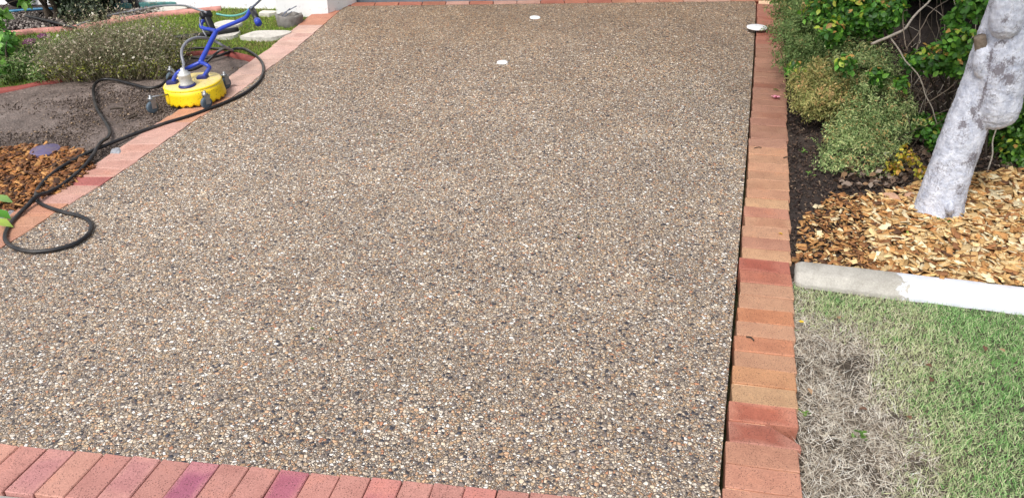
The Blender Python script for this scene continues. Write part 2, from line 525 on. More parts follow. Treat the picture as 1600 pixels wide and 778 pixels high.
MAT = dict(
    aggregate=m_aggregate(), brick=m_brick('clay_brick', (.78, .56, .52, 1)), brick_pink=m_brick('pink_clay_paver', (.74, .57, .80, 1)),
    mortar=m_plain('pale_mortar', (226, 192, 160), .8, .2, scale=60),
    joint=m_plain('dark_joint_sand', (96, 50, 42), .9, .1, scale=60),
    soil=m_soil('damp_soil', (98, 86, 80), (128, 114, 107), (154, 141, 134), 1.0, .6),
    soil_dark=m_soil('dark_soil', (44, 38, 36), (66, 56, 52), (92, 80, 72)),
    soil_lawn=m_soil('thatch_soil', (70, 62, 54), (92, 82, 72), (118, 106, 94)),
    turf=m_soil('turf_soil', (64, 74, 36), (84, 96, 44), (104, 112, 60)),
    ground=m_soil('far_ground', (74, 78, 50), (92, 92, 62), (112, 106, 78), .4),
    grass=m_vcol('grass_blade', .6, .25, .25), leaf=m_vcol('leaf', .42, .45, .3), leaf_matt=m_vcol('leaf_matt', .6, .3, .25),
    chip=m_vcol('wood_chip', .7, .3, 0, .5, .35), crumb=m_vcol('bark_crumb', .85, .2, 0, .5, .3),
    petal=m_vcol('petal', .6, .2, .3),
    trunk=m_painted_trunk(), kerb=m_kerb(), wall=m_wall(),
    twig=m_plain('twig_bark', (122, 110, 98), .8, .2, var=.3, scale=60, bump=.5),
    twig_pale=m_plain('pale_twig', (168, 158, 146), .8, .2, var=.25, scale=60),
    twig_dark=m_plain('dark_bark', (70, 62, 54), .85, .2, var=.3, scale=60, bump=.5),
    hose=m_plain('black_rubber', (30, 30, 33), .42, .45, var=.25, scale=25, dirt=((92, 86, 80), .5)),
    hose_grey=m_plain('grey_hose', (128, 130, 138), .4, .45, dirt=((90, 88, 86), .5)),
    hose_teal=m_plain('teal_hose', (92, 160, 150), .4, .45),
    blue=m_plain('blue_enamel', (36, 62, 168), .32, .5, var=.12, scale=18, dirt=((120, 120, 130), .35)),
    navy=m_plain('navy_plastic', (40, 44, 104), .4, .5),
    yellow=m_yellow(),
    zinc=m_plain('zinc_steel', (150, 152, 154), .4, .5, .7, dirt=((92, 84, 78), .6)),
    tyre_grey=m_plain('grey_rubber', (78, 92, 104), .6, .4), hub=m_plain('pale_hub', (170, 190, 200), .45, .5),
    swivel=m_plain('swivel_alloy', (198, 198, 194), .4, .5, .2, dirt=((120, 112, 100), .5)),
    black=m_plain('black_plastic', (26, 26, 28), .45, .5),
    bronze=m_plain('white_plastic', (236, 238, 242), .35, .5, var=.03),
    lid=m_plain('purple_lid', (92, 84, 118), .55, .4, dirt=((130, 112, 90), .5)),
    red_concrete=m_plain('red_edging_concrete', (192, 136, 126), .75, .3, var=.2, scale=14, dirt=((122, 70, 62), .7), bump=.3),
    red_dark=m_plain('dark_red_edging', (140, 72, 66), .75, .3, var=.25, scale=14, dirt=((96, 60, 54), .8), bump=.3),
    slab=m_plain('pale_stone_slab', (196, 192, 184), .8, .25, var=.12, scale=50, dirt=((150, 146, 138), .6), bump=.4),
    door=m_plain('door_grey', (126, 132, 142), .35, .5, .0, var=.08, scale=8, dirt=((64, 66, 70), .5)),
    gutter=m_plain('gutter_concrete', (150, 148, 144), .8, .25, var=.15, scale=30, dirt=((96, 92, 86), .6), bump=.4),
    stump=m_plain('weathered_grey_concrete', (128, 124, 120), .85, .2, var=.2, scale=25, dirt=((84, 78, 70), .7), bump=.5),
    metal=m_plain('dull_metal', (120, 126, 140), .4, .5, .5),
    teal=m_plain('teal_paint', (72, 124, 122), .5, .4, dirt=((60, 70, 68), .6)),
    bluep=m_plain('blue_pipe', (32, 110, 150), .45, .45),
    red=m_plain('red_hub', (186, 44, 62), .45, .5),
    roof=m_plain('roof_tile', (120, 72, 58), .8, .2, var=.2, scale=8),
    rock=m_plain('grey_rock', (150, 152, 158), .75, .3, var=.2, scale=30, bump=.5),
    pinkrock=m_plain('pink_sandstone', (186, 148, 124), .8, .25, var=.15, scale=25, bump=.5),
)

# ------------------------------------------------------------------ setting: ground sheets
def edge_right(s):                                   # left side of the right-hand edging: a slight bow
    q = max(0, min(1, s / 6.0))
    return .016 * 4 * q * (1 - q)

bm = bmesh.new()
gx = [-160, -60, -25, -12] + [x * .5 for x in range(-16, 17)] + [12, 25, 60, 160]
gy = [-120, -50, -20, -8, -3] + [y * .5 for y in range(-2, 21)] + [13, 18, 30, 60, 160]
gv = [[bm.verts.new((x, y, G(x, y) - .11)) for x in gx] for y in gy]
for j in range(len(gy) - 1):
    for i in range(len(gx) - 1):
        bm.faces.new((gv[j][i], gv[j][i + 1], gv[j + 1][i + 1], gv[j + 1][i]))
tag(from_bm('ground', bm, MAT['ground']), kind='structure')

LIN = [gp(*p) for p in ((15, 380), (60, 348), (110, 318), (165, 285), (240, 234), (310, 185), (360, 155), (410, 115), (470, 70), (525, 22))]
p0 = LIN[0]; p1 = LIN[4]
ext = (p1 - p0) / (p1.y - p0.y)
LEFT = [p0 - ext * 2.6] + LIN + [LIN[-1] + (LIN[-1] - LIN[-2]) * .3]   # inner line of the left edging, from street to garage
LEFTC = [Vector((p.x, p.y, 0)) for p in LEFT]
TOP_Y = 7.90                                           # garage threshold
BA = gp(0, 696); BB = gp(780, 767); bdir = (BB - BA).normalized()    # inner line of the street-end paving
bn = Vector((-bdir.y, bdir.x, 0))

def on_bottom(x): return BA.y + (x - BA.x) * bdir.y / bdir.x

# driveway outline
dr = []
lc = catmull(LEFTC, .2)
yb_left = None
for p in lc:
    if on_bottom(p.x) < p.y < TOP_Y - .03: dr.append((p.x + .003, p.y))
xl0 = dr[0][0]
dr.insert(0, (dr[0][0] - .1, on_bottom(dr[0][0]) + .004))
right = []
s = -.6
while s < 6.9:
    x, y = se(s, edge_right(s) - .014)
    if on_bottom(x) + .004 < y < TOP_Y - .02: right.append((x, y))
    s += .2
xb, yb = right[0]
poly_drive = dr + [(dr[-1][0] + .02, TOP_Y), (right[-1][0] + .01, TOP_Y)] + right[::-1] + [(right[0][0] - .01, on_bottom(right[0][0]) + .004)]
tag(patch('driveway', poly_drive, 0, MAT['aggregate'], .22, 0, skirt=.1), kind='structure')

# right-hand bed, lawn; left-hand bed, lawn
def ebase(s): return se(s, .236)
kA, kB = gp(1240, 416, .037), gp(1600, 458, .037)
kd = (kB - kA); kd.z = 0; kd.normalize(); kn = Vector((-kd.y, kd.x, 0))
k_end = kA + kd * 3.2
bed_r = [ebase(1.52), ebase(2.5), ebase(4), ebase(5.5), ebase(6.6), (2.75, 10.5), (9, 10.5), (9, 1.0), (k_end.x, k_end.y)]
def bed_lift(x, y):
    e = (x - X0) * E[0] + (y - Y0) * E[1]
    return max(0, min(.05, (e - .3) * .06))
tag(patch('garden_soil_beside_hedge', bed_r, -.018, MAT['soil_dark'], .13, .012, 5, lift=bed_lift), kind='structure')
lawn_r = [ebase(-1.3), ebase(0), ebase(1.0), ebase(1.54), (kA.x, kA.y), (k_end.x, k_end.y), (9, .9), (9, -.9)]
tag(patch('lawn_soil', lawn_r, -.028, MAT['soil_lawn'], .15, .008, 6), kind='structure')

def outer(p, w): return Vector((p.x - w, p.y, 0))
LO = [Vector((p.x - .232, p.y + .0, 0)) for p in LEFTC]
EDGE1 = [gp(*p) for p in ((402, 93), (372, 85), (338, 81), (290, 83), (215, 94), (130, 114), (60, 129), (0, 139))]
EDGE1 += [EDGE1[-1] + Vector((-.8, -.25, 0)), EDGE1[-1] + Vector((-2.4, -.9, 0))]
EDGE2 = [gp(*p) for p in ((345, 13), (300, 17), (250, 22), (200, 29), (150, 38), (100, 45), (50, 48), (0, 53))]
EDGE2 += [EDGE2[-1] + Vector((-1.2, -.15, 0)), EDGE2[-1] + Vector((-3.0, -.6, 0))]
xy = lambda L: [(p.x, p.y) for p in L]
i1 = [p for p in catmull(LO, .2) if p.y < EDGE1[0].y]
bed_l = xy(i1) + xy(EDGE1) + [(-9, 1.2), (-4.6, 1.2)]
tag(patch('garden_soil_left', bed_l, -.02, MAT['soil'], .14, .03, 3.2), kind='structure')
i2 = [p for p in catmull(LO, .2) if EDGE1[0].y < p.y < 7.75]
lawn_l = xy(i2) + [(-1.9, 7.9), (-3.3, 8.4)] + xy(EDGE2) + xy(EDGE1[::-1])
tag(patch('lawn_turf_left', lawn_l, -.022, MAT['turf'], .2, .01, 4), kind='structure')
bed_b = [(-3.3, 8.4)] + xy(EDGE2) + [(-9, 12), (-3.3, 12)]
tag(patch('shrub_bed_soil', bed_b, -.02, MAT['soil_dark'], .2, .02, 4), kind='structure')
gut = [(-6, on_bottom(-6) - .2), (8, on_bottom(8) - .2), (8, -2.0), (-6, -2.0)]
tag(patch('street_gutter', gut, -.012, MAT['gutter'], .5, 0), kind='structure')

# ------------------------------------------------------------------ brick edgings
def brick_mesh(name, L, W, Hh, chip=None, seed=0, shear=0.0, mat='brick'):
    bm = bmesh.new()
    box_bm(bm, (0, 0, -Hh / 2), (L, W, Hh))
    if chip:                                          # one corner knocked off
        bmesh.ops.bisect_plane(bm, geom=bm.verts[:] + bm.edges[:] + bm.faces[:], plane_co=chip[0], plane_no=chip[1], clear_outer=True)
        bmesh.ops.holes_fill(bm, edges=[e for e in bm.edges if e.is_boundary])
    rr = random.Random(seed)
    for v in bm.verts: v.co.x += shear * v.co.y
    bmesh.ops.bevel(bm, geom=[e for e in bm.edges], offset=.0028, segments=1, affect='EDGES')
    for v in bm.verts:
        v.co += Vector((rr.uniform(-1, 1) * .0014, rr.uniform(-1, 1) * .0014, rr.uniform(-1, 1) * .0006))
    me = bpy.data.meshes.new(name); bm.normal_update(); bm.to_mesh(me); bm.free()
    me.materials.append(MAT[mat])
    return me

BR = [brick_mesh('brick_long', .230, .1085, .075, seed=i, shear=.035) for i in range(5)]
BL = [brick_mesh('brick_skewed', .230, .1135, .075, seed=40 + i, shear=.195) for i in range(5)]
BRC = brick_mesh('brick_chipped', .230, .1085, .075, chip=((.022, .0543, 0), (.67, .74, .0)), seed=9)
BS = [brick_mesh('paver_short', .2, .0968, .06, seed=20 + i, mat='brick_pink') for i in range(5)]
BT = [brick_mesh('brick_stretcher', .225, .108, .075, seed=30 + i) for i in range(3)]

def put_brick(parent, me, x, y, yaw, lift, rgb, jit=.06, tilt=True, flash=None):
    o = bpy.data.objects.new('brick', me)
    COL.objects.link(o); o.parent = parent
    o.location = (x, y, G(x, y) + lift)
    gxs = (G(x + .05, y) - G(x - .05, y)) / .1; gys = (G(x, y + .05) - G(x, y - .05)) / .1
    nrm = Vector((-gxs, -gys, 1)).normalized()
    if tilt: nrm = (nrm + Vector((random.gauss(0, .004), random.gauss(0, .004), 0))).normalized()
    q = Vector((0, 0, 1)).rotation_difference(nrm)
    o.rotation_euler = (q.to_matrix() @ Matrix.Rotation(yaw, 3, 'Z')).to_euler()
    c = lin(*rgb); k = .84 * (1 + random.gauss(0, jit)); lum = .3 * c[0] + .6 * c[1] + .1 * c[2]
    ch = [min(1, (a * .86 + lum * .14) * k * (1 + random.gauss(0, jit * .22))) for a in c[:3]]
    o.color = (*ch, flash if flash is not None else max(0, random.gauss(.05, .18)))
    return o

def strip(name, left, right_, off, depth, mat):
    """bedding strip between two lines"""
    bm = bmesh.new()
    rows = []
    for a, b in zip(left, right_):
        ring = []
        for (x, y), dz in ((a, off), (b, off), (b, off - depth), (a, off - depth)):
            ring.append(bm.verts.new((x, y, G(x, y) + dz)))
        rows.append(ring)
    for p, q in zip(rows[:-1], rows[1:]):
        for k in range(4):
            bm.faces.new((p[k], p[(k + 1) % 4], q[(k + 1) % 4], q[k]))
    bm.faces.new(rows[0]); bm.faces.new(rows[-1][::-1])
    bmesh.ops.recalc_face_normals(bm, faces=bm.faces)
    return from_bm(name, bm, mat)

TAN, SAL, YEL, BRN, PINK = (204, 150, 114), (202, 140, 112), (210, 162, 118), (184, 132, 106), (216, 164, 146)
ss_ = [i * .12 for i in range(-8, 56)]
re_ = strip('brick_edging_right', [se(s, edge_right(s) + .008) for s in ss_], [se(s, edge_right(s) + (.12 if .2 < s < .4 else .222)) for s in ss_], .0015, .09, MAT['mortar'])
tag(re_, 'tan and red brick edging between pebble drive and hedge', kind='structure')
RC = {-1: SAL, 0: SAL, 1: SAL, 2: (204, 132, 110), 3: (204, 132, 104), 4: YEL, 5: (208, 148, 100), 6: TAN, 7: (206, 138, 98), 8: TAN, 9: (206, 134, 90), 10: TAN, 11: TAN, 12: (196, 120, 92), 13: (190, 112, 90),
      14: YEL, 15: SAL, 16: TAN, 17: TAN, 18: SAL, 19: YEL}
FL = {2: .95, 3: .9, 13: .7, 12: .3, 0: .1, 1: .05, 4: 0, 5: 0, 6: 0, 14: 0, 35: .7, 46: .6, 50: .7}
n = -5
byaw = -math.radians(11.2)
while True:
    s = (n + .5) * .1128 * (1 if n < 14 else .9985)
    x, y = se(s, 0)
    if y > TOP_Y - .06: break
    rgb = RC.get(n, TAN if n < 26 else BRN if n < 44 else (188, 120, 96))
    e = edge_right(s) + .115 + random.gauss(0, .0025) + (.006 if n == 2 else 0)
    x, y = se(s, e)
    lift = max(.0065, .008 + random.gauss(0, .0018))
    if n == 2:
        o = put_brick(re_, BRC, x, y, byaw, lift - .001, rgb, flash=.95)
    else:
        o = put_brick(re_, BR[n % 5], x, y, byaw + random.gauss(0, .008), lift, rgb, .045, flash=FL.get(n))
    n += 1

le_l = catmull(LEFTC, .15)
le_ = strip('brick_edging_left', [(p.x - .222, p.y) for p in le_l], [(p.x - .008, p.y) for p in le_l], -.008, .09, MAT['joint'])
tag(le_, 'pale pink brick edging between pebble drive and garden bed', kind='structure')
acc = 0; k = 0
for a, b in zip(le_l[:-1], le_l[1:]):
    seg = (b - a).length
    while acc <= seg:
        p = a.lerp(b, acc / seg)
        if 1.9 < p.y < TOP_Y - .1:
            rgb = (212, 150, 116) if p.y < 4.0 else PINK if p.y < 4.5 else (219, 168, 150) if p.y < 5.1 else (216, 156, 120) if p.y < 5.6 else (226, 184, 166) if p.y < 7.3 else (206, 138, 106)  # paler pinks have the sky's sheen put into the brick colour
            if abs(p.y - 4.28) < .05: rgb = (198, 112, 104)
            put_brick(le_, BL[k % 5], p.x - .115 + random.gauss(0, .002), p.y, -math.radians(1.5) + random.gauss(0, .006), .004 + random.gauss(0, .0012), rgb, .035)
        k += 1; acc += .1165
    acc -= seg

be_ = strip('brick_paving_street_end', [(x, on_bottom(x) - .192) for x in np.arange(-3.2, .75, .2)], [(x, on_bottom(x) - .006) for x in np.arange(-3.2, .75, .2)], -.007, .09, MAT['joint'])
tag(be_, 'pink brick paving across the street end of the drive', kind='structure')
PB = gp(73.4, 701)
for i in range(-13, 24):
    d = PB + bdir * (.1003 * (i + .5)) - bn * .1
    if d.x > .62 or d.x < -3: continue
    off = Vector((-math.sin(math.radians(9.6)) * .0, 0, 0))
    rgb = (204, 138, 124); fl = 0
    if i == 5: rgb, fl = (206, 130, 136), 1.0
    elif i == 8: rgb, fl = (208, 128, 130), .85
    elif i in (0, 3): rgb, fl = (210, 144, 134), .3
    elif i in (-2, 1): rgb = (214, 150, 130)
    elif i in (11, 14): rgb, fl = (212, 134, 122), .5
    put_brick(be_, BS[i % 5], d.x, d.y, math.pi / 2 - math.radians(9.6) + random.gauss(0, .004), .004 + random.gauss(0, .0012), rgb, .03, flash=fl)

te_ = strip('garage_threshold_paving', [(x, TOP_Y + .004) for x in np.arange(-1.9, 3.0, .4)], [(x, TOP_Y + .115) for x in np.arange(-1.9, 3.0, .4)], -.004, .09, MAT['joint'])
tag(te_, 'row of red bricks along the garage door', kind='structure')
x = -1.7
k = 0
while x < 2.7:
    rgb = random.choice([(206, 140, 112), (186, 108, 84), (212, 160, 140), (196, 122, 92)])
    put_brick(te_, BT[k % 3], x, TOP_Y + .06, random.gauss(0, .004), .004, rgb)
    x += .233; k += 1

# ------------------------------------------------------------------ kerb
def kerb():
    prof = [(-.078, -.10), (-.078, -.012), (-.074, -.004), (-.056, .004), (-.05, .024), (-.04, .034), (.045, .042), (.056, .038), (.062, .026), (.062, -.10)]
    bm = bmesh.new()
    a = kA + kd * .012
    L = 3.2; N = 40
    rows = []
    for i in range(N + 1):
        u = L * i / N
        if i < 5: u = (0, .012, .03, .06, .1)[i]
        rs = 1 - .22 * max(0, 1 - u / .035) ** 2
        row = []
        for (v, z) in prof:
            vv = v * rs
            q = Vector((u, vv, 0))
            w = a + kd * u + kn * vv
            row.append(bm.verts.new((u, vv, G(w.x, w.y) + (z * rs if z > 0 else z) + .0025 * nz(u, v, 6, 2))))
        rows.append(row)
    for p, q in zip(rows[:-1], rows[1:]):
        for k in range(len(prof) - 1):
            bm.faces.new((p[k], q[k], q[k + 1], p[k + 1]))
    bm.faces.new(rows[0]); bm.faces.new(rows[-1][::-1])
    bmesh.ops.recalc_face_normals(bm, faces=bm.faces)
    me = bpy.data.meshes.new('concrete_kerb'); bm.to_mesh(me); bm.free()
    me.polygons.foreach_set('use_smooth', [True] * len(me.polygons))
    o = link('concrete_kerb', me, MAT['kerb'])
    o.location = (a.x, a.y, 0); o.rotation_euler = (0, 0, math.atan2(kd.y, kd.x))
    tag(o, 'concrete garden kerb, bare grey end and white painted length, between lawn and mulch', 'kerb')
kerb()

# ------------------------------------------------------------------ house and garage
P1, P2, P3 = gp(433, 27), gp(513, 22), Vector((-1.545, TOP_Y + .12, 0))
house = empty('house', (0, 9, .48))
tag(house, 'white rendered house front with grey garage door at the top of the drive', 'house')
WH = 2.6
def wall_seg(name, a, b, th, z0=.2, h=WH):
    a = Vector((a[0], a[1], 0)); b = Vector((b[0], b[1], 0))
    d = (b - a).normalized(); nn = Vector((-d.y, d.x, 0))
    bm = bmesh.new()
    q = [a, b, b + nn * th, a + nn * th]
    lo = [bm.verts.new((p.x, p.y, z0)) for p in q]; hi = [bm.verts.new((p.x, p.y, z0 + h)) for p in q]
    bm.faces.new(lo[::-1]); bm.faces.new(hi)
    for i in range(4): bm.faces.new((lo[i], lo[(i + 1) % 4], hi[(i + 1) % 4], hi[i]))
    bmesh.ops.recalc_face_normals(bm, faces=bm.faces)
    bmesh.ops.bevel(bm, geom=[e for e in bm.edges if abs((e.verts[0].co - e.verts[1].co).z) > 1], offset=.006, segments=2, affect='EDGES')
    return from_bm(name, bm, MAT['wall'], house)
bm = bmesh.new()
pil = [(P1.x, P1.y), (P2.x, P2.y), (P3.x, P3.y), (P3.x - .03, P3.y + .3), (P1.x - .07, P1.y + .55)]
lo = [bm.verts.new((x, y, .2)) for x, y in pil]; hi = [bm.verts.new((x, y, .2 + WH)) for x, y in pil]
bm.faces.new(lo[::-1]); bm.faces.new(hi)
for i in range(5): bm.faces.new((lo[i], lo[(i + 1) % 5], hi[(i + 1) % 5], hi[i]))
bmesh.ops.recalc_face_normals(bm, faces=bm.faces)
from_bm('garage_pillar', bm, MAT['wall'], house)
wq = gp(120, 6.5); we = Vector((P1.x - .05, P1.y + .32, 0)); wd = (Vector((wq.x, wq.y, 0)) - we).normalized()
wall_seg('wall', we + wd * 7, we, .2)
wall_seg('wall', (2.55, TOP_Y + .13), (4.6, TOP_Y + .13), .3)
door = empty('garage_door', (0, -.9 , 0), 0, house)
bm = bmesh.new()
box_bm(bm, (.52, TOP_Y + .215, .48 + 1.15), (4.16, .03, 2.3))
from_bm('door_backing', bm, MAT['door'], None).parent = None
bpy.data.objects['door_backing'].parent = house
bpy.data.objects['door_backing'].location = (0, -9, -.48)
bpy.data.objects.remove(door)
zz = .455
door = bpy.data.objects['door_backing']; door.name = 'garage_door'
k = 0
while zz < 2.7:
    bm = bmesh.new()
    box_bm(bm, (.52, TOP_Y + .19, zz + .034), (4.14, .02, .064), bevel=.006)
    me = bpy.data.meshes.new('slat'); bm.to_mesh(me); bm.free()
    o = link('slat', me, MAT['door'], door)
    zz += .07; k += 1
# roof with eaves
bm = bmesh.new()
vs = [(-9.4, 8.2, 2.8), (-2.5, 7.4, 2.8), (4.9, 7.55, 2.8), (4.9, 14, 2.8), (-9.4, 14, 2.8)]
lo = [bm.verts.new(v) for v in vs]; hi = [bm.verts.new((v[0], v[1], 2.98)) for v in vs]
r1 = bm.verts.new((-6, 11.3, 4.2)); r2 = bm.verts.new((2, 11.0, 4.2))
bm.faces.new(lo[::-1])
for i in range(5): bm.faces.new((lo[i], lo[(i + 1) % 5], hi[(i + 1) % 5], hi[i]))
bm.faces.new((hi[0], hi[1], r1)); bm.faces.new((hi[1], hi[2], r2, r1)); bm.faces.new((hi[2], hi[3], r2)); bm.faces.new((hi[3], hi[4], r1, r2)); bm.faces.new((hi[4], hi[0], r1))
bmesh.ops.recalc_face_normals(bm, faces=bm.faces)
from_bm('roof', bm, MAT['roof'], house)

# ------------------------------------------------------------------ scatter helpers
def sample_poly(poly, n):
    P = np.array(poly); lo, hi = P.min(0), P.max(0)
    out = np.zeros((0, 2))
    while len(out) < n:
        q = RNG.uniform(lo, hi, (n * 2, 2)); q = q[inside(poly, q[:, 0], q[:, 1])]
        out = np.concatenate([out, q])
    return out[:n]

def fbm(x, y, sc, seed=0.0):
    return np.array([nz(a, b, sc, seed) + .5 * nz(a, b, sc * 2.3, seed + 5) for a, b in zip(x, y)])

def upish(n, spread):
    v = RNG.normal(0, spread, (n, 3)); v[:, 2] = 1
    return v

# ------------------------------------------------------------------ lawn on the right
def lawn_right():
    poly = [ebase(-.75), ebase(0), ebase(1.0), ebase(1.5), (kA.x - kn.x * .1, kA.y - kn.y * .1), (kA.x + kd.x * 2.4 - kn.x * .1, kA.y + kd.y * 2.4 - kn.y * .1), (3.7, .8)]
    n = 190000
    q = sample_poly(poly, n); x, y = q[:, 0], q[:, 1]
    f1 = fbm(x, y, 2.2, 1.7); f2 = fbm(x, y, 9.0, 4.1)
    e = (x - X0) * E[0] + (y - Y0) * E[1]; s = (x - X0) * D[0] + (y - Y0) * D[1]
    # greener to the right and along the kerb, dead straw beside the bricks
    green = (e - .60 - .04 * np.maximum(0, 1 - s)) * 2.3 + .55 * f1 + .35 * f2 + np.clip((s - .75) * 1.0, 0, .55)
    isg = RNG.uniform(-.35, .35, n) < green - .0
    bare = (~isg) & (f2 + .5 * f1 + RNG.normal(0, .25, n) < -.5)
    keep = ~bare & (isg | (RNG.uniform(0, 1, n) < .85))
    q, isg, x, y, f1, green = q[keep], isg[keep], x[keep], y[keep], f1[keep], green[keep]
    n = len(q)
    straw = pick([(232, 224, 210), (214, 205, 188), (242, 237, 226), (188, 174, 156), (150, 138, 124)], n, .1)
    gcol = pick([(124, 174, 96), (146, 192, 118), (100, 152, 84), (168, 202, 138), (194, 210, 160)], n, .14)
    pale = pick([(208, 212, 168), (220, 218, 184), (184, 198, 146)], n, .12)
    mixm = RNG.uniform(0, 1, n) < np.clip(1.05 - green * .95, .12, .9)
    gcol = np.where(mixm[:, None], pale, gcol)
    col = np.where(isg[:, None], gcol, straw)
    lean = np.where(isg, .85, 2.6)
    nrm = RNG.normal(0, 1, (n, 3)) * lean[:, None]; nrm[:, 2] = np.abs(nrm[:, 2]) * .25 + 1
    R = frames(nrm, RNG.uniform(0, 6.28, n))
    L = np.where(isg, RNG.uniform(.012, .028, n), RNG.uniform(.018, .05, n))
    W = np.where(isg, RNG.uniform(.0017, .0030, n), RNG.uniform(.0014, .0026, n))
    pos = np.stack([x, y, Ga(x, y) - .028 + RNG.uniform(0, .012, n)], 1)
    V, Fa, C = scatter(BLADE[0], BLADE[1], pos, R, np.stack([W, L, L], 1), col)
    tag(fast('lawn_grass', V, Fa, MAT['grass'], cols=C), 'short lawn going from green to dead straw beside the brick edging', 'grass', kind='stuff')
lawn_right()

def lawn_left():
    poly = lawn_l
    n = 90000
    q = sample_poly(poly, n); x, y = q[:, 0], q[:, 1]
    keep = (x > -5.2)
    q, x, y = q[keep], x[keep], y[keep]; n = len(q)
    f = fbm(x, y, 3.0, 2.2)
    col = pick([(126, 160, 58), (148, 176, 70), (106, 140, 52), (168, 182, 92), (138, 146, 76)], n, .15)
    dry = pick([(152, 144, 92), (134, 126, 80)], n, .12)
    d = RNG.uniform(0, 1, n) < np.clip(.12 + f * .5 + (x + 3.4) * .14, 0, .55)
    col = np.where(d[:, None], dry, col)
    R = frames(upish(n, .8), RNG.uniform(0, 6.28, n))
    L = RNG.uniform(.018, .04, n); W = RNG.uniform(.004, .008, n)
    pos = np.stack([x, y, Ga(x, y) - .026], 1)
    V, Fa, C = scatter(BLADE[0], BLADE[1], pos, R, np.stack([W, L, L], 1), col)
    tag(fast('lawn_grass_by_house', V, Fa, MAT['grass'], cols=C), 'bright green lawn patch between shrub and white wall', 'grass', kind='stuff')
lawn_left()

# ------------------------------------------------------------------ wood chip mulch
def chips(name, label, q, pal, p=None, size=(.014, .05), base=-.02, lift=.03, mat='chip', cat='mulch', flat=.35, thick=(.002, .006), extra=None, tall=None):
    n = len(q); x, y = q[:, 0], q[:, 1]
    R = frames(upish(n, flat), RNG.uniform(0, 6.28, n))
    L = RNG.uniform(size[0], size[1], n) ** 1.0
    W = L * RNG.uniform(.22, .6, n)
    T = RNG.uniform(thick[0], thick[1], n)
    z = Ga(x, y) + base + RNG.uniform(0, lift, n)
    if extra is not None: z += extra
    col = pick(pal, n, .16, p)
    V, Fa, C = scatter(CHIP[0], CHIP[1], np.stack([x, y, z], 1), R, np.stack([L, W, T], 1), col)
    return tag(fast(name, V, Fa, MAT[mat], cols=C), label, cat, kind='stuff')

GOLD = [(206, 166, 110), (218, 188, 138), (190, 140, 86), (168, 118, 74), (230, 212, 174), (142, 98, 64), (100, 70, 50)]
mr = [xy([p])[0] for p in (gp(1243, 405), gp(1248, 345), gp(1300, 305), gp(1370, 312), gp(1430, 300), gp(1520, 285), gp(1640, 272), gp(2050, 262), gp(2050, 448), gp(1600, 436))]
mr[0] = (kA.x + kn.x * .06, kA.y + kn.y * .06); mr[-1] = (kA.x + kd.x * 1.15 + kn.x * .06, kA.y + kd.y * 1.15 + kn.y * .06); mr[-2] = (kA.x + kd.x * 2.7 + kn.x * .06, kA.y + kd.y * 2.7 + kn.y * .06)
q = sample_poly(mr, 18000)
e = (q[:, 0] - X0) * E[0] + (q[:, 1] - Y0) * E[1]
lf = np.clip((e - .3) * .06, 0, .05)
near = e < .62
chips('woodchip_mulch', 'golden woodchip mulch around the whitewashed trunk', q[~near], GOLD, [.26, .26, .16, .1, .14, .06, .02], (.02, .08), -.02, .04, extra=lf[~near], thick=(.003, .008))
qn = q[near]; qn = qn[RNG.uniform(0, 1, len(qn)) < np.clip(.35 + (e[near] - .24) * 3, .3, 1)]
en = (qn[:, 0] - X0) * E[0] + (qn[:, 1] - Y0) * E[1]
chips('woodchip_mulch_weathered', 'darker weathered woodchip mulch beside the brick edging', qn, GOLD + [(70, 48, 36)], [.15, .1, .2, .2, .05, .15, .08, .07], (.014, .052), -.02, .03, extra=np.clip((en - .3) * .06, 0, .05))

ml = xy([gp(0, 232), gp(60, 226), gp(130, 236), gp(150, 262), gp(105, 296), gp(20, 331), gp(-60, 345), gp(-120, 280), gp(-80, 235)])
q = sample_poly(ml, 5200)
chips('bark_mulch', 'brown and orange bark mulch beside the looped black hose', q, [(168, 112, 62), (134, 84, 46), (196, 144, 88), (104, 66, 42), (78, 54, 40), (150, 106, 72)], None, (.016, .06), -.015, .03)

# crumbs, dead leaves and grit
cr = [ebase(1.6), ebase(3), ebase(4.6), ebase(6.0), (2.95, 7.6), (3.4, 6), (3.6, 4.1), (1.95, 3.65)]
q = sample_poly(cr, 14000)
chips('bark_crumbs', 'dark bark crumbs and litter under the hedge', q, [(58, 46, 42), (84, 68, 60), (44, 36, 34), (112, 92, 78), (140, 122, 104)], [.3, .28, .2, .15, .07], (.006, .024), -.02, .02, 'crumb', 'litter', .8, (.002, .008),
      extra=np.clip(((q[:, 0] - X0) * E[0] + (q[:, 1] - Y0) * E[1] - .3) * .06, 0, .05))
q = sample_poly([xy([p])[0] for p in (gp(1300, 300), gp(1330, 240), gp(1420, 200), gp(1500, 215), gp(1640, 250), gp(1640, 290), gp(1450, 305))], 900)
n = len(q); R = frames(upish(n, .6), RNG.uniform(0, 6.28, n))
V, Fa, C = scatter(LEAF8[0], LEAF8[1], np.column_stack([q, Ga(q[:, 0], q[:, 1]) + .02 + RNG.uniform(0, .025, n)]), R, RNG.uniform(.025, .06, n), pick([(134, 118, 106), (108, 88, 74), (158, 142, 128), (90, 72, 62), (146, 116, 88)], n))
tag(fast('fallen_leaf_litter', V, Fa, MAT['leaf_matt'], cols=C), 'grey brown dead leaves lying under the hedge', 'litter', kind='stuff')
q = sample_poly(xy([gp(0, 160), gp(120, 130), gp(260, 130), gp(390, 97), gp(330, 142), gp(225, 200), gp(150, 255), gp(60, 230), gp(-120, 235), gp(-150, 170)]), 16000)
fade = np.clip(1.2 - np.hypot(q[:, 0] + 2.6, (q[:, 1] - 5.0) * .6) * .9, .12, 1)
q = q[RNG.uniform(0, 1, len(q)) < fade]
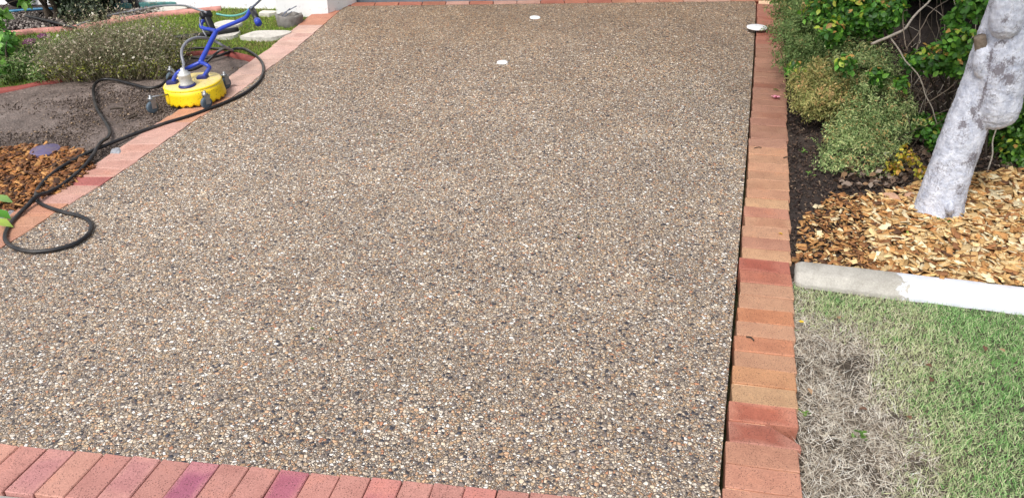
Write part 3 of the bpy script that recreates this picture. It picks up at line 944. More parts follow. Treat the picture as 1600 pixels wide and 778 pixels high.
chips('soil_grit', 'clods, grit and bark bits on the damp soil', q, [(98, 86, 78), (120, 106, 98), (140, 126, 116), (78, 66, 60), (166, 142, 116)], [.3, .32, .2, .13, .05], (.004, .018), -.024, .014, 'crumb', 'litter', .8, (.002, .008))
q = sample_poly(xy([gp(-40, 48), gp(100, 42), gp(180, 30), gp(250, 20), gp(250, 12), gp(110, 22), gp(-20, 20)]), 3500)
chips('gravel_mulch', 'grey stone chip mulch in the shrub bed', q, [(150, 142, 136), (116, 108, 104), (178, 168, 160), (92, 84, 82), (60, 52, 50)], None, (.015, .04), -.02, .03, 'crumb', 'gravel', .8, (.008, .02))

# ------------------------------------------------------------------ tree on the right
def tree():
    Y = 3.74
    base = gp(1464, 347)
    root = empty('tree', (base.x, base.y, base.z))
    tag(root, 'leaning whitewashed tree trunk with a swollen knot, standing in golden mulch', 'tree')
    body = bmesh.new()
    def limb_mesh(name, ctr, dy, k=.93, sides=36, round_start=False, foot=False, amp=1.0):
        pts = []; rad = []
        for px, py, w in ctr:
            p = at(px, py, Y + dy + .02 * (345 - py) / 345)
            dist = p.y * math.cos(TILT) + (CAM_H - p.z) * math.sin(TILT)
            pts.append(p); rad.append(w / 2 * dist / F_PX * k)
        if foot: pts[0].z = base.z - .05
        fine = catmull(pts, .012)
        zs = np.array([p.z for p in pts]); rf = [float(np.interp(p.z, zs, rad)) for p in fine]
        bm = bmesh.new()
        tube_bm(bm, fine, lambda t: rf[min(len(rf) - 1, int(round(t * (len(rf) - 1))))], sides)
        bm.normal_update()
        for v in bm.verts:
            d = 0
            if foot:
                fl = max(0, 1 - (v.co.z - base.z) / .12)
                d += .018 * fl * fl * (1 + .6 * noise.noise(v.co * 9))
            c = v.co
            ridge = noise.noise(Vector((c.x * 9, c.y * 9, c.z * 26)))
            d += amp * (.0045 * noise.noise(c * 10) + .0015 * ridge)
            v.co += v.normal * d
        bmesh.ops.recalc_face_normals(bm, faces=bm.faces)
        me = bpy.data.meshes.new('tmp'); bm.to_mesh(me); bm.free()
        body.from_mesh(me); bpy.data.meshes.remove(me)
        return fine
    w = lambda px, py, dy: at(px, py, Y + dy)
    limb_mesh('trunk', [(1462, 352, 77), (1466, 330, 74), (1474, 300, 71), (1489, 255, 68), (1505, 210, 67), (1519, 175, 66), (1532, 140, 64), (1546, 100, 64), (1558, 60, 62), (1569, 20, 56), (1580, -25, 50)], .02, foot=True)
    # the big healed-over limb lapping the trunk, with a rounded lower lip
    fine = limb_mesh('swollen_limb', [(1557, 201, 5), (1557, 199, 22), (1557, 193, 40), (1558, 184, 53), (1560, 168, 62), (1562, 140, 66), (1566, 110, 66), (1571, 80, 64), (1578, 45, 60), (1588, 0, 57), (1600, -60, 54), (1620, -160, 50)], -.05, 1.0, amp=1.0)
    limb_mesh('swollen_limb', [(1567, 62, 8), (1568, 57, 30), (1570, 47, 44), (1573, 30, 50), (1578, 5, 52), (1585, -30, 50), (1594, -70, 42)], -.095, 1.0, amp=.7)
    limb_mesh('knot', [(1536, 122, 8), (1535, 116, 20), (1534, 104, 26), (1534, 92, 26), (1535, 78, 18), (1536, 70, 8)], -.045, 1.0, 20, amp=1.4)
    limb_mesh('knot', [(1531, 166, 8), (1531, 156, 16), (1532, 142, 20), (1534, 126, 18), (1536, 112, 10)], -.035, 1.0, 20, amp=1.4)
    limb_mesh('bark_lip', [(1565, 197, 5), (1576, 191, 12), (1583, 180, 14), (1587, 166, 11), (1588, 150, 5)], -.02, 1.0, 16, amp=1.2)
    limb_mesh('branch_scar', [(1484, 336, 4), (1484, 332, 10), (1485, 326, 14), (1486, 320, 10), (1487, 316, 4)], -.105, 1.0, 16, amp=1.0)
    me = bpy.data.meshes.new('trunk'); body.to_mesh(me); body.free()
    tmp = bpy.data.objects.new('tmp', me); COL.objects.link(tmp)
    md = tmp.modifiers.new('r', 'REMESH'); md.mode = 'VOXEL'; md.voxel_size = .005
    sm = tmp.modifiers.new('s', 'SMOOTH'); sm.iterations = 2; sm.factor = .5
    dg = bpy.context.evaluated_depsgraph_get()
    me2 = bpy.data.meshes.new_from_object(tmp.evaluated_get(dg))
    bpy.data.objects.remove(tmp)
    bm = bmesh.new(); bm.from_mesh(me2); bm.normal_update()
    for v in bm.verts:
        c = v.co
        v.co = c + v.normal * (.0022 * noise.noise(c * 45) + .0022 * noise.noise(c * 110) + .0012 * noise.noise(Vector((c.x * 20, c.y * 20, c.z * 70))))
    # crease shade painted along seams and lip, plus unlimed bark, old wounds, scrapes
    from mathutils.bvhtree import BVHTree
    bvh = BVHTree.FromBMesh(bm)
    wear_shade_spots = []
    def wear_shade_spot(px, py, r):
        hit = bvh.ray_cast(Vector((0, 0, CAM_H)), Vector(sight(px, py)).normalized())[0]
        if hit: wear_shade_spots.append((hit, r))
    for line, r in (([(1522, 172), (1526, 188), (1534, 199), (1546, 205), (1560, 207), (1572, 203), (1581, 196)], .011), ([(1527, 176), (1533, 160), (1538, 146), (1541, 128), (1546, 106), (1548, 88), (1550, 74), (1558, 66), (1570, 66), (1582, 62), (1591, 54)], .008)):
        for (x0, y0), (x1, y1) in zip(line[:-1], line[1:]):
            for q in range(5): wear_shade_spot(x0 + (x1 - x0) * q / 5, y0 + (y1 - y0) * q / 5, r * random.uniform(.7, 1.4))
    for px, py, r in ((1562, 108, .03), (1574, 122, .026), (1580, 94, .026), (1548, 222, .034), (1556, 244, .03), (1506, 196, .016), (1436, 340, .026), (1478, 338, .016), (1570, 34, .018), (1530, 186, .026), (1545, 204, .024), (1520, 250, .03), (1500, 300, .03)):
        wear_shade_spot(px, py, r)
    lay = bm.verts.layers.float_color.new('wear_shade')
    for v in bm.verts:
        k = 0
        for c, r in wear_shade_spots:
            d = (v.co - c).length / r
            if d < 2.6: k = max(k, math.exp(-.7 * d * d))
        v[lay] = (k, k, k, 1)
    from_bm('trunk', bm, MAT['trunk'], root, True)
    # sawn stub and the limb that swings off
    tube('stub', catmull([w(1537, 90, -.01), w(1533, 74, -.02), w(1531, 57, -.025)], .01), lambda t: .03 - .004 * t, MAT['twig'], root, 12)
    top = fine[-1]
    limbs = []
    for i in range(7):
        a = i / 7 * 6.28 + .4
        b = top + Vector((math.cos(a) * .5, math.sin(a) * .5, .55)); c = top + Vector((math.cos(a) * 1.05, math.sin(a) * 1.0, .95 + .2 * random.random()))
        pp = catmull([top - Vector((0, 0, .1)), b, c], .06)
        tube('limb', pp, lambda t: .05 * (1 - .75 * t), MAT['twig'], root, 8)
        limbs.append(c)
    # crown above the picture
    pos = []; 
    for c in limbs + [top + Vector((0, 0, 1.2)), top + Vector((.4, .4, 1.0))]:
        m = 450
        u = RNG.normal(0, 1, (m, 3)); u /= np.linalg.norm(u, axis=1, keepdims=True)
        pos.append(np.array(c) + u * (.5 * RNG.uniform(.3, 1, (m, 1)) ** .5) * np.array([1.1, 1.1, .7]))
    pos = np.concatenate(pos); n = len(pos)
    V, Fa, C = scatter(LEAF8[0], LEAF8[1], pos, frames(upish(n, .8), RNG.uniform(0, 6.28, n)), RNG.uniform(.05, .09, n), pick([(62, 96, 40), (80, 118, 48), (50, 80, 36)], n))
    tag(fast('crown', V, Fa, MAT['leaf'], root, C), kind='stuff')
tree()

# ------------------------------------------------------------------ shrubs
def lobes_points(lobes, dens, squash=.9, shell=(.55, 1.08), tuft=0):
    P, N, T = [], [], []
    for li, (c, r) in enumerate(lobes):
        m = int(dens * 12.6 * r * r)
        if tuft: m = max(3, m // tuft)
        u = RNG.normal(0, 1, (m, 3)); u /= np.linalg.norm(u, axis=1, keepdims=True)
        bump_ = np.array([1 + (.34 if tuft else .22) * noise.noise(Vector(a) * 2.6 + Vector((li * 7.1, 0, 0))) + (.2 if tuft else .12) * noise.noise(Vector(a) * 6 + Vector((0, li * 3.3, 0))) for a in u])
        k = RNG.uniform(shell[0] ** 2, shell[1] ** 2, m) ** .5 * bump_
        p = np.array(c) + u * (k * r)[:, None] * np.array([1, 1, squash])
        if tuft:
            p = np.repeat(p, tuft, 0); u = np.repeat(u, tuft, 0); k = np.repeat(k, tuft)
            t_ = RNG.uniform(0, 1, (len(p), 1))
            up = u + np.array([0, 0, .7])
            p = p + up * (t_ * .045) + RNG.normal(0, .011, p.shape) * (.4 + t_)
        P.append(p); N.append(u); T.append(k)
    P = np.concatenate(P); N = np.concatenate(N); T = np.concatenate(T)
    ok = P[:, 2] > Ga(P[:, 0], P[:, 1]) + .015
    return P[ok], N[ok], T[ok]

def shrub(name, label, lobes, base, dens, leaf, size, pal, tip=None, tipfrac=.0, mat='leaf', group=None, cat='shrub', stems=8, spread=.7, shell=(.55, 1.08), stem_r=.006, tips_top=.2, tuft=0):
    bx, by = base
    root = empty(name, (bx, by, G(bx, by)))
    tag(root, label, cat, group)
    P, N, T = lobes_points(lobes, dens, shell=shell, tuft=tuft)
    n = len(P)
    nr = N + RNG.normal(0, spread, (n, 3)) + np.array([0, 0, .5])
    # leaf lies with its length pointing outward
    R = frames(nr, RNG.uniform(0, 6.28, n))
    col = pick(pal, n, .18)
    if tip:
        clump = np.array([noise.noise(Vector(p) * 5.5) for p in P])
        new = (N[:, 2] > tips_top) & (T > .82) & (RNG.uniform(0, 1, n) < tipfrac + clump * .9)
        col[new] = pick(tip, int(new.sum()), .15)
    V, Fa, C = scatter(leaf[0], leaf[1], P, R, RNG.uniform(size[0], size[1], n), col)
    tag(fast('foliage', V, Fa, MAT[mat], root, C), kind='stuff')
    b0 = Vector((bx, by, G(bx, by) - .02))
    for i in range(stems):
        c, r = lobes[i % len(lobes)]
        a = b0 + Vector((random.gauss(0, .05), random.gauss(0, .05), 0))
        e = Vector(c) + Vector((random.gauss(0, .4), random.gauss(0, .4), random.uniform(.0, .6))) * r
        m = a.lerp(e, .5) + Vector((random.gauss(0, .04), random.gauss(0, .04), .05))
        tube('stem', catmull([a, m, e], .05), lambda t: stem_r * (1.3 - .9 * t), MAT['twig_dark'], root, 6)
    return root

FINE = [(152, 172, 110), (130, 156, 96), (174, 188, 126), (106, 134, 84), (192, 198, 140)]
FTIP = [(192, 166, 106), (200, 156, 112), (182, 164, 102), (206, 176, 124)]
SPRIG = np.array([[0, 0, 0], [.16, .45, .06], [0, 1, 0], [-.16, .45, .06]], float), np.array([[0, 1, 2], [0, 2, 3]])
L_ = lambda px, py, Y, r: (tuple(at(px, py, Y)), r)
fg = dict(group=None, mat='leaf_matt', stems=7, tuft=22, shell=(.45, 1.05))
shrub('fine_leaved_shrub', 'low olive green fine-leaved shrub spilling toward the golden mulch', [L_(1345, 252, 4.38, .15), L_(1312, 238, 4.45, .12), L_(1378, 262, 4.34, .10), L_(1330, 215, 4.55, .13), L_(1300, 262, 4.3, .06), L_(1352, 278, 4.28, .07)], (1.98, 4.42), 15000, SPRIG, (.012, .026), FINE, FTIP, .10, **fg)
shrub('fine_leaved_shrub', 'yellow tipped fine-leaved shrub overhanging dark soil by the brick edging', [L_(1275, 148, 4.95, .15), L_(1302, 162, 4.85, .13), L_(1258, 138, 5.1, .10), L_(1290, 128, 5.05, .13), L_(1268, 172, 4.85, .07)], (1.98, 5.05), 15000, SPRIG, (.012, .026), [(176, 170, 106), (152, 156, 92), (190, 182, 120), (126, 138, 80)], FTIP, .45, **fg)
shrub('fine_leaved_shrub', 'tall grey green fine-leaved shrub with brownish new tips, filling the hedge centre', [L_(1362, 170, 4.75, .19), L_(1392, 195, 4.65, .15), L_(1340, 122, 4.95, .19), L_(1376, 222, 4.6, .13), L_(1372, 118, 5.0, .13), L_(1345, 190, 4.72, .13)], (2.25, 4.95), 14000, SPRIG, (.012, .027), FINE, FTIP, .12, **fg)
shrub('fine_leaved_shrub', 'dark green fine-leaved shrub leaning over the brick edging near the garage', [L_(1262, 62, 5.7, .24), L_(1300, 88, 5.4, .21), L_(1246, 98, 5.5, .11), L_(1288, 28, 6.0, .26), L_(1330, 62, 5.5, .2), L_(1248, 22, 6.5, .2), L_(1320, 10, 6.0, .24), L_(1262, -20, 6.5, .3)], (2.3, 5.95), 11000, SPRIG, (.014, .03), [(108, 136, 78), (126, 150, 90), (88, 114, 66), (148, 164, 104)], FTIP, .06, **fg)

BROAD = [(76, 128, 46), (94, 150, 54), (58, 102, 40), (116, 168, 62), (66, 108, 50)]
BTIP = [(168, 186, 66), (190, 196, 84), (146, 172, 60), (196, 152, 84)]
bgk = dict(mat='leaf', stems=10, spread=.6, stem_r=.007, shell=(.5, 1.1))
shrub('broad_leaved_shrub', 'glossy broad-leaved shrub with lime new leaves above the fine-leaved hedge', [L_(1345, 20, 5.35, .17), L_(1372, 30, 5.2, .12), L_(1395, 20, 5.1, .09), L_(1330, -20, 5.6, .28), L_(1300, 50, 5.2, .09), L_(1322, 100, 4.75, .06), L_(1280, 20, 5.6, .1), L_(1240, 110, 5.3, .05), L_(1372, 118, 4.7, .05)], (2.7, 5.4), 2200, LEAF8, (.03, .055), BROAD, BTIP, .3, **bgk)
shrub('broad_leaved_shrub', 'broad-leaved shrub with reddish lime shoots directly behind the trunk knot', [L_(1500, 62, 4.35, .09), L_(1478, 92, 4.5, .10), L_(1508, 98, 4.4, .10), L_(1448, 92, 4.65, .08), L_(1522, 10, 4.4, .08), L_(1425, 96, 4.7, .06), L_(1490, 30, 4.5, .05), L_(1405, 130, 4.6, .04)], (2.85, 4.85), 2300, LEAF8, (.028, .05), BROAD, BTIP, .28, **bgk)
shrub('broad_leaved_shrub', 'lime green broad-leaved shrub between leaning trunk and mulch edge', [L_(1592, 248, 4.35, .13), L_(1606, 205, 4.45, .17), L_(1572, 222, 4.5, .10), L_(1585, 285, 4.2, .08), L_(1612, 150, 4.5, .2), L_(1600, 90, 4.6, .2), L_(1640, 240, 4.4, .25), L_(1620, 20, 4.8, .25)], (2.95, 4.45), 3200, LEAF8, (.026, .046), [(86, 132, 46), (70, 112, 42), (110, 154, 54), (54, 90, 38)], BTIP, .35, **bgk)
shrub('broad_leaved_shrub', 'rounded lime green shrub further along the mulch past the trunk', [((3.55, 4.35, .38), .24), ((3.8, 4.5, .45), .28), ((3.4, 4.6, .5), .26), ((3.7, 4.25, .25), .16), ((4.2, 4.4, .4), .3), ((4.05, 4.2, .25), .2)], (3.75, 4.45), 1700, LEAF8, (.03, .05), [(86, 132, 46), (70, 112, 42), (110, 154, 54), (54, 90, 38)], BTIP, .3, **bgk)
shrub('sapling', 'small sprouting green plant in leaf litter behind the whitewashed trunk', [L_(1448, 205, 4.55, .07), L_(1468, 226, 4.45, .06), L_(1440, 190, 4.65, .05), L_(1490, 195, 4.5, .06), L_(1470, 190, 4.6, .05)], (2.35, 4.6), 3000, LEAF8, (.024, .042), BROAD, BTIP, .3, cat='plant', mat='leaf', stems=5, stem_r=.003)
shrub('sapling', 'yellow leaved seedling in leaf litter below the olive shrub', [L_(1398, 262, 4.2, .045), L_(1425, 250, 4.25, .04), L_(1440, 268, 4.1, .035), L_(1412, 236, 4.3, .035)], (2.12, 4.25), 2500, LEAF8, (.02, .034), [(190, 176, 60), (150, 150, 56), (196, 150, 70)], None, 0, cat='plant', mat='leaf', stems=4, stem_r=.0025)

# the tall hedge mass behind: foliage overhead added, out of view, to shade the gap; bare shaded stems below
def backhedge():
    spots = [('dense dark hedge shrub standing behind the trunk', 3.6, 5.6), ('dense dark hedge shrub nearest the white garage wall', 3.1, 7.2), ('dense dark hedge shrub beyond the lime green shrub', 4.6, 5.0), ('dense dark hedge shrub deep in the corner behind the others', 4.9, 7.0), ('dense dark hedge shrub filling the space beside the house wall', 4.0, 6.7)]
    for lab, x, y in spots:
        lobes = []
        for i in range(13):
            a = random.uniform(0, 6.28); rr = random.uniform(.1, .75)
            lobes.append(((x + rr * math.cos(a), y + rr * math.sin(a), G(x, y) + random.uniform(1.05, 1.9)), random.uniform(.28, .45)))
        for i in range(9 if y > 6.5 else 0):
            a = random.uniform(0, 6.28)
            lobes.append(((x + .7 * math.cos(a), y + .6 + .6 * abs(math.sin(a)), G(x, y) + random.uniform(.15, .9)), random.uniform(.2, .32)))
        r = shrub('hedge_shrub', lab, lobes, (x, y), 900, LEAF8, (.05, .085), [(40, 68, 30), (52, 86, 36), (34, 56, 28), (66, 100, 44)], BTIP, .05, mat='leaf', stems=14, stem_r=.011)
backhedge()

def twigs():
    # the pale dead branch
    lab = [('dead_branch', 'pale grey dead branch arching across the dark hedge gap', [at(1362, 68, 4.75), at(1388, 58, 4.7), at(1412, 47, 4.72), at(1425, 30, 4.8), at(1450, 6, 4.9), at(1470, -30, 5.0)], .009, .5),
           ('dead_branch', 'thin bare stem rising beside the whitewashed trunk', [gp(1536, 282), at(1548, 250, 4.25), at(1554, 215, 4.3), at(1556, 180, 4.35), at(1552, 120, 4.5)], .005, .5),
           ('dead_branch', 'thin arching stem drooping through the hedge gap toward the litter', [at(1392, 58, 4.72), at(1410, 90, 4.66), at(1438, 120, 4.6), at(1447, 150, 4.58), at(1462, 185, 4.55), gp(1468, 232)], .0045, .4)]
    for nm, l, pts, r, tp in lab:
        pts = catmull(pts, .03)
        pts = [p + Vector((noise.noise(p * 9), noise.noise(p * 9 + Vector((5, 0, 0))), noise.noise(p * 9 + Vector((0, 5, 0))))) * .012 for p in pts]
        o = tube(nm, pts, lambda t, r=r, tp=tp: r * (1 - tp * t), MAT['twig_pale'], None, 7)
        tag(o, l, 'branch')
    root = empty('bare_twig_thicket', (2.9, 4.9, G(2.9, 4.9)))
    tag(root, 'tangle of thin bare twigs in the shaded gap of the hedge', 'thicket')
    rr = random.Random(5)
    for i in range(75):
        v0 = at(rr.uniform(1425, 1530), rr.uniform(30, 225), rr.uniform(4.5, 5.4)); x, y = v0.x, v0.y
        a = Vector((x, y, max(v0.z - .15, G(x, y) - .01)))
        b = a + Vector((rr.uniform(-.1, .14), rr.gauss(0, .08), rr.uniform(.08, .25)))
        c = b + Vector((rr.uniform(-.14, .18), rr.gauss(0, .1), rr.uniform(-.08, .25)))
        pts = catmull([a, b, c], .05)
        pts = [p + Vector((noise.noise(p * 7), noise.noise(p * 7 + Vector((5, 0, 0))), 0)) * .03 for p in pts]
        tube('twig', pts, lambda t: .0032 * (1.1 - .8 * t), MAT['twig_pale'] if rr.random() < .35 else MAT['twig'] if rr.random() < .6 else MAT['twig_dark'], root, 5)
twigs()

# overhanging sprigs on the right edging near the garage
def sprig(label, pts, leaves, size, pal, cat='sprig'):
    root = empty('overhanging_sprig', pts[0])
    tag(root, label, cat)
    pp = catmull(pts, .02)
    tube('stem', pp, lambda t: .0035 * (1 - .6 * t), MAT['twig_dark'], root, 6)
    for i in range(leaves):
        p = pp[int((.25 + .75 * random.random()) * (len(pp) - 1))]
        bm = bmesh.new()
        vs = [bm.verts.new(v) for v in LEAF8[0] * random.uniform(*size)]
        for f in LEAF8[1]: bm.faces.new([vs[j] for j in f])
        me = bpy.data.meshes.new('leaf'); bm.to_mesh(me); bm.free()
        c = lin(*random.choice(pal)); 
        ca = me.color_attributes.new('col', 'FLOAT_COLOR', 'POINT')
        ca.data.foreach_set('color', [x for _ in me.vertices for x in c])
        o = link('leaf', me, MAT['leaf'], root)
        o.location = p - Vector(pts[0]) + Vector((random.gauss(0, .01), random.gauss(0, .01), random.gauss(0, .008)))
        o.rotation_euler = (random.gauss(.3, .4), random.gauss(0, .4), random.uniform(0, 6.28))
LIME = [(150, 180, 58), (120, 160, 50), (176, 190, 80), (96, 136, 44)]
sprig('lime green sprig hanging over the edging corner by the garage', [at(1238, 4, 6.6), at(1222, 2, 6.65), at(1205, 6, 6.7), at(1198, 12, 6.72)], 16, (.035, .055), LIME)
sprig('lime green sprig drooping onto the bricks beside the garage corner sprig', [at(1240, 2, 6.55), at(1222, 6, 6.6), at(1217, 22, 6.62)], 12, (.035, .055), LIME)
sprig('dark green sprig reaching across the bricks toward the white disc', [at(1252, 85, 5.75), at(1228, 62, 5.95), at(1212, 52, 6.1), at(1198, 46, 6.2)], 20, (.03, .05), [(70, 104, 44), (96, 130, 56), (56, 88, 40)])

# ------------------------------------------------------------------ left garden
def wispy_shrub():
    base = gp(170, 122)
    root = empty('wispy_shrub', base)
    tag(root, 'wispy grey green shrub with dry pale flower heads on bare soil', 'shrub')
    n = 3400
    cx0, cx1 = gp(78, 118), gp(262, 112)
    u = RNG.uniform(0, 1, n)
    bx = cx0.x + (cx1.x - cx0.x) * u + RNG.normal(0, .03, n)
    by = cx0.y + (cx1.y - cx0.y) * u + RNG.uniform(-.12, .42, n)
    env = np.clip(1 - np.abs(u - .55) ** 2.6 * 3.2, .25, 1)
    hgt = RNG.uniform(.14, .46, n) * env * (1 + .3 * np.sin(u * 19 + by * 7))
    lean = RNG.normal(0, .35, (n, 2)); lean[:, 0] += (u - .5) * .9; lean[:, 1] -= .25
    bz = Ga(bx, by) - .02
    # each stem is a thin two-piece blade
    tv = np.array([[-.5, 0, 0], [.5, 0, 0], [.4, 0, .5], [-.4, 0, .5], [0, 0, 1]], float); tf = np.array([[0, 1, 2], [0, 2, 3], [3, 2, 4]])
    nrm = np.column_stack([lean, np.ones(n)])
    R = frames(nrm, RNG.uniform(0, 6.28, n))
    col = pick([(138, 132, 104), (112, 112, 82), (160, 148, 122), (92, 92, 68), (176, 158, 138)], n, .15)
    V, Fa, C = scatter(tv, tf, np.column_stack([bx, by, bz]), R, np.column_stack([np.full(n, .004), np.full(n, .004), hgt]), col)
    tag(fast('stems', V, Fa, MAT['leaf_matt'], root, C), kind='stuff')
    m = 34000
    i = RNG.integers(0, n, m); t = RNG.uniform(.15, 1.0, m)
    tip = np.einsum('nij,nj->ni', R[i], np.column_stack([np.zeros(m), np.zeros(m), hgt[i] * t]))
    P = np.column_stack([bx[i], by[i], bz[i]]) + tip + RNG.normal(0, .01, (m, 3))
    low = (P[:, 2] - Ga(P[:, 0], P[:, 1])) < .14
    col = pick([(140, 144, 108), (116, 124, 88), (164, 158, 128), (98, 106, 74), (180, 164, 146)], m, .18)
    yl = low & (RNG.uniform(0, 1, m) < .35)
    col[yl] = pick([(168, 172, 70), (140, 152, 60)], int(yl.sum()))
    V, Fa, C = scatter(SPRIG[0], SPRIG[1], P, frames(upish(m, .9), RNG.uniform(0, 6.28, m)), RNG.uniform(.014, .03, m), col)
    tag(fast('foliage', V, Fa, MAT['leaf_matt'], root, C), kind='stuff')
    m = 520
    i = RNG.integers(0, n, m)
    P = np.column_stack([bx[i], by[i], bz[i]]) + np.einsum('nij,nj->ni', R[i], np.column_stack([np.zeros(m), np.zeros(m), hgt[i] * RNG.uniform(.85, 1.02, m)]))
    col = pick([(214, 204, 186), (198, 182, 166), (226, 220, 206), (190, 186, 150)], m)
    V, Fa, C = scatter(LEAF8[0], LEAF8[1], P, frames(upish(m, .9), RNG.uniform(0, 6.28, m)), RNG.uniform(.014, .03, m), col)
    tag(fast('flower_heads', V, Fa, MAT['petal'], root, C), kind='stuff')
wispy_shrub()

shrub('groundcover_plant', 'low dark green groundcover beside the wispy shrub', [L_(40, 104, 6.1, .11), L_(80, 96, 6.2, .12), L_(12, 112, 5.95, .11), L_(60, 118, 5.95, .08), L_(110, 74, 6.7, .11), L_(60, 78, 6.5, .12), L_(20, 88, 6.3, .12), L_(-20, 100, 6.1, .13)], tuple(gp(50, 118))[:2], 7000, SPRIG, (.018, .036), [(100, 132, 68), (120, 150, 80), (82, 108, 60), (142, 154, 108)], [(168, 160, 132)], .12, mat='leaf_matt', stems=4, cat='plant')
shrub('leafy_plant', 'bright green broad-leaved plant beside the red edging and purple flowers', [L_(16, 60, 6.3, .06), L_(2, 74, 6.2, .06), L_(-14, 66, 6.3, .1), L_(4, 112, 5.9, .05)], tuple(gp(5, 112))[:2], 1500, LEAF8, (.04, .075), [(96, 150, 62), (122, 174, 76), (74, 122, 56)], None, 0, cat='plant', stems=5)
def flower_head(px, py, Y, label):
    c = at(px, py, Y)
    g = G(c.x, c.y)
    root = empty('purple_flower', (c.x, c.y, g))
    tag(root, label, 'flower')
    tube('stem', catmull([Vector((c.x, c.y, g - .02)), Vector((c.x + .01, c.y, (g + c.z) / 2)), c], .03), .003, MAT['twig_dark'], root, 6)
    m = 160
    u = RNG.normal(0, 1, (m, 3)); u /= np.linalg.norm(u, axis=1, keepdims=True); u[:, 2] = np.abs(u[:, 2])
    V, Fa, C = scatter(LEAF4[0], LEAF4[1], np.array(c) + u * np.array([.045, .045, .022]), frames(u + RNG.normal(0, .4, (m, 3)), RNG.uniform(0, 6.28, m)), RNG.uniform(.012, .024, m), pick([(150, 92, 130), (168, 116, 148), (128, 74, 112)], m))
    tag(fast('petals', V, Fa, MAT['petal'], root, C), kind='stuff')
flower_head(46, 66, 6.35, 'dusty purple flower head close to the leafy plant')
flower_head(69, 58, 6.5, 'dusty purple flower head further along toward the wispy shrub')

def near_leaves():
    b = gp(-45, 345)
    root = empty('leafy_seedling', b)
    tag(root, 'pale green big-leaved plant at the mulch edge beside the grey rock', 'plant')
    for (px, py, h, L, yaw, rgb) in ((-14, 308, .16, .11, -1.35, (150, 190, 110)), (-12, 330, .13, .10, -1.7, (88, 150, 50)), (-16, 345, .09, .11, -1.4, (176, 206, 96)), (-30, 320, .2, .1, -.6, (120, 170, 80))):
        bm = bmesh.new()
        vs = [bm.verts.new(v) for v in LEAF8[0] * np.array([L * 1.05, L, L])]
        for f in LEAF8[1]: bm.faces.new([vs[j] for j in f])
        bmesh.ops.subdivide_edges(bm, edges=bm.edges, cuts=1, smooth=.6)
        me = bpy.data.meshes.new('leaf'); bm.to_mesh(me); bm.free()
        me.polygons.foreach_set('use_smooth', [True] * len(me.polygons))
        ca = me.color_attributes.new('col', 'FLOAT_COLOR', 'POINT')
        ca.data.foreach_set('color', [x for _ in me.vertices for x in lin(*rgb)])
        o = link('leaf', me, MAT['leaf'], root)
        g = gp(px, py)
        p = at(px, py, g.y - .12)
        o.location = p - b; o.rotation_euler = (-.35, .15, yaw)
        tube('stem', catmull([b, b.lerp(p, .5) + Vector((0, 0, .04)), p], .02), .0025, MAT['twig_dark'], root, 6)
near_leaves()

def rock(name, label, c, size, mat, seed, cat='rock'):
    bm = bmesh.new()
    bmesh.ops.create_icosphere(bm, subdivisions=3, radius=1)
    for v in bm.verts:
        k = 1 + .28 * noise.noise(v.co * 1.3 + Vector((seed, 0, 0))) + .08 * noise.noise(v.co * 4 + Vector((0, seed, 0)))
        v.co = Vector((v.co.x * size[0] * k, v.co.y * size[1] * k, v.co.z * size[2] * k))
    bmesh.ops.rotate(bm, verts=bm.verts, matrix=Matrix.Rotation(seed, 3, 'Z'))
    me = bpy.data.meshes.new(name); bm.to_mesh(me); bm.free()
    o = link(name, me, mat); o.location = c
    return tag(o, label, cat)
c = gp(18, 338); rock('rock', 'flat grey rock at the mulch edge beside the pale leaves', c + Vector((-.06, .02, .0)), (.075, .05, .02), MAT['rock'], 1.2)
c = gp(1392, 318); rock('rock', 'pinkish rock half sunk between leaf litter and golden mulch', c + Vector((0, 0, .03)), (.055, .035, .03), MAT['pinkrock'], 2.2)
c = gp(1420, 316); rock('rock', 'smaller pinkish stone touching the trunk side of the pink rock', c + Vector((0, 0, .03)), (.04, .035, .026), MAT['pinkrock'], 4.2)
c = gp(1383, 250); rock('rock', 'pale rounded pebble in dead leaves below the hedge gap', c + Vector((0, 0, .03)), (.028, .022, .02), MAT['slab'], 3.2)
c = gp(182, 236); rock('rock', 'grey stone by the bricks where the black hoses cross', c + Vector((0, 0, -.005)), (.06, .035, .018), MAT['rock'], 5.1)
c = gp(180, 33); rock('rock', 'tan stone behind the red curved edging', c + Vector((0, .03, .01)), (.05, .04, .035), MAT['pinkrock'], 6.1)

# red edging strips
def red_edging(pts, label, mat, drop=0.0):
    pts = catmull([Vector((p.x, p.y, 0)) for p in pts], .06)
    bm = bmesh.new(); rows = []
    n = len(pts)
    for i, p in enumerate(pts):
        d = (pts[min(i + 1, n - 1)] - pts[max(i - 1, 0)]).normalized(); nn = Vector((-d.y, d.x, 0))
        row = []
        for v, z in ((-.034, -.08), (-.034, .002), (-.025, .013), (.0, .018), (.025, .013), (.034, .002), (.034, -.08)):
            q = p + nn * (v + .004 * nz(p.x, p.y, 8))
            row.append(bm.verts.new((q.x, q.y, G(q.x, q.y) + z - drop + .005 * nz(q.x, q.y, 5, 9))))
        rows.append(row)
    for a, b in zip(rows[:-1], rows[1:]):
        for k in range(6): bm.faces.new((a[k], b[k], b[k + 1], a[k + 1]))
    bm.faces.new(rows[0]); bm.faces.new(rows[-1][::-1])
    bmesh.ops.recalc_face_normals(bm, faces=bm.faces)
    tag(from_bm('garden_edging', bm, MAT[mat], None, True), label, 'edging')
red_edging(EDGE1, 'red concrete garden edging curving from the left bricks behind the wispy shrub', 'red_dark', .012)
red_edging(EDGE2, 'faded red concrete garden edging between lawn and stone chip bed', 'red_concrete')

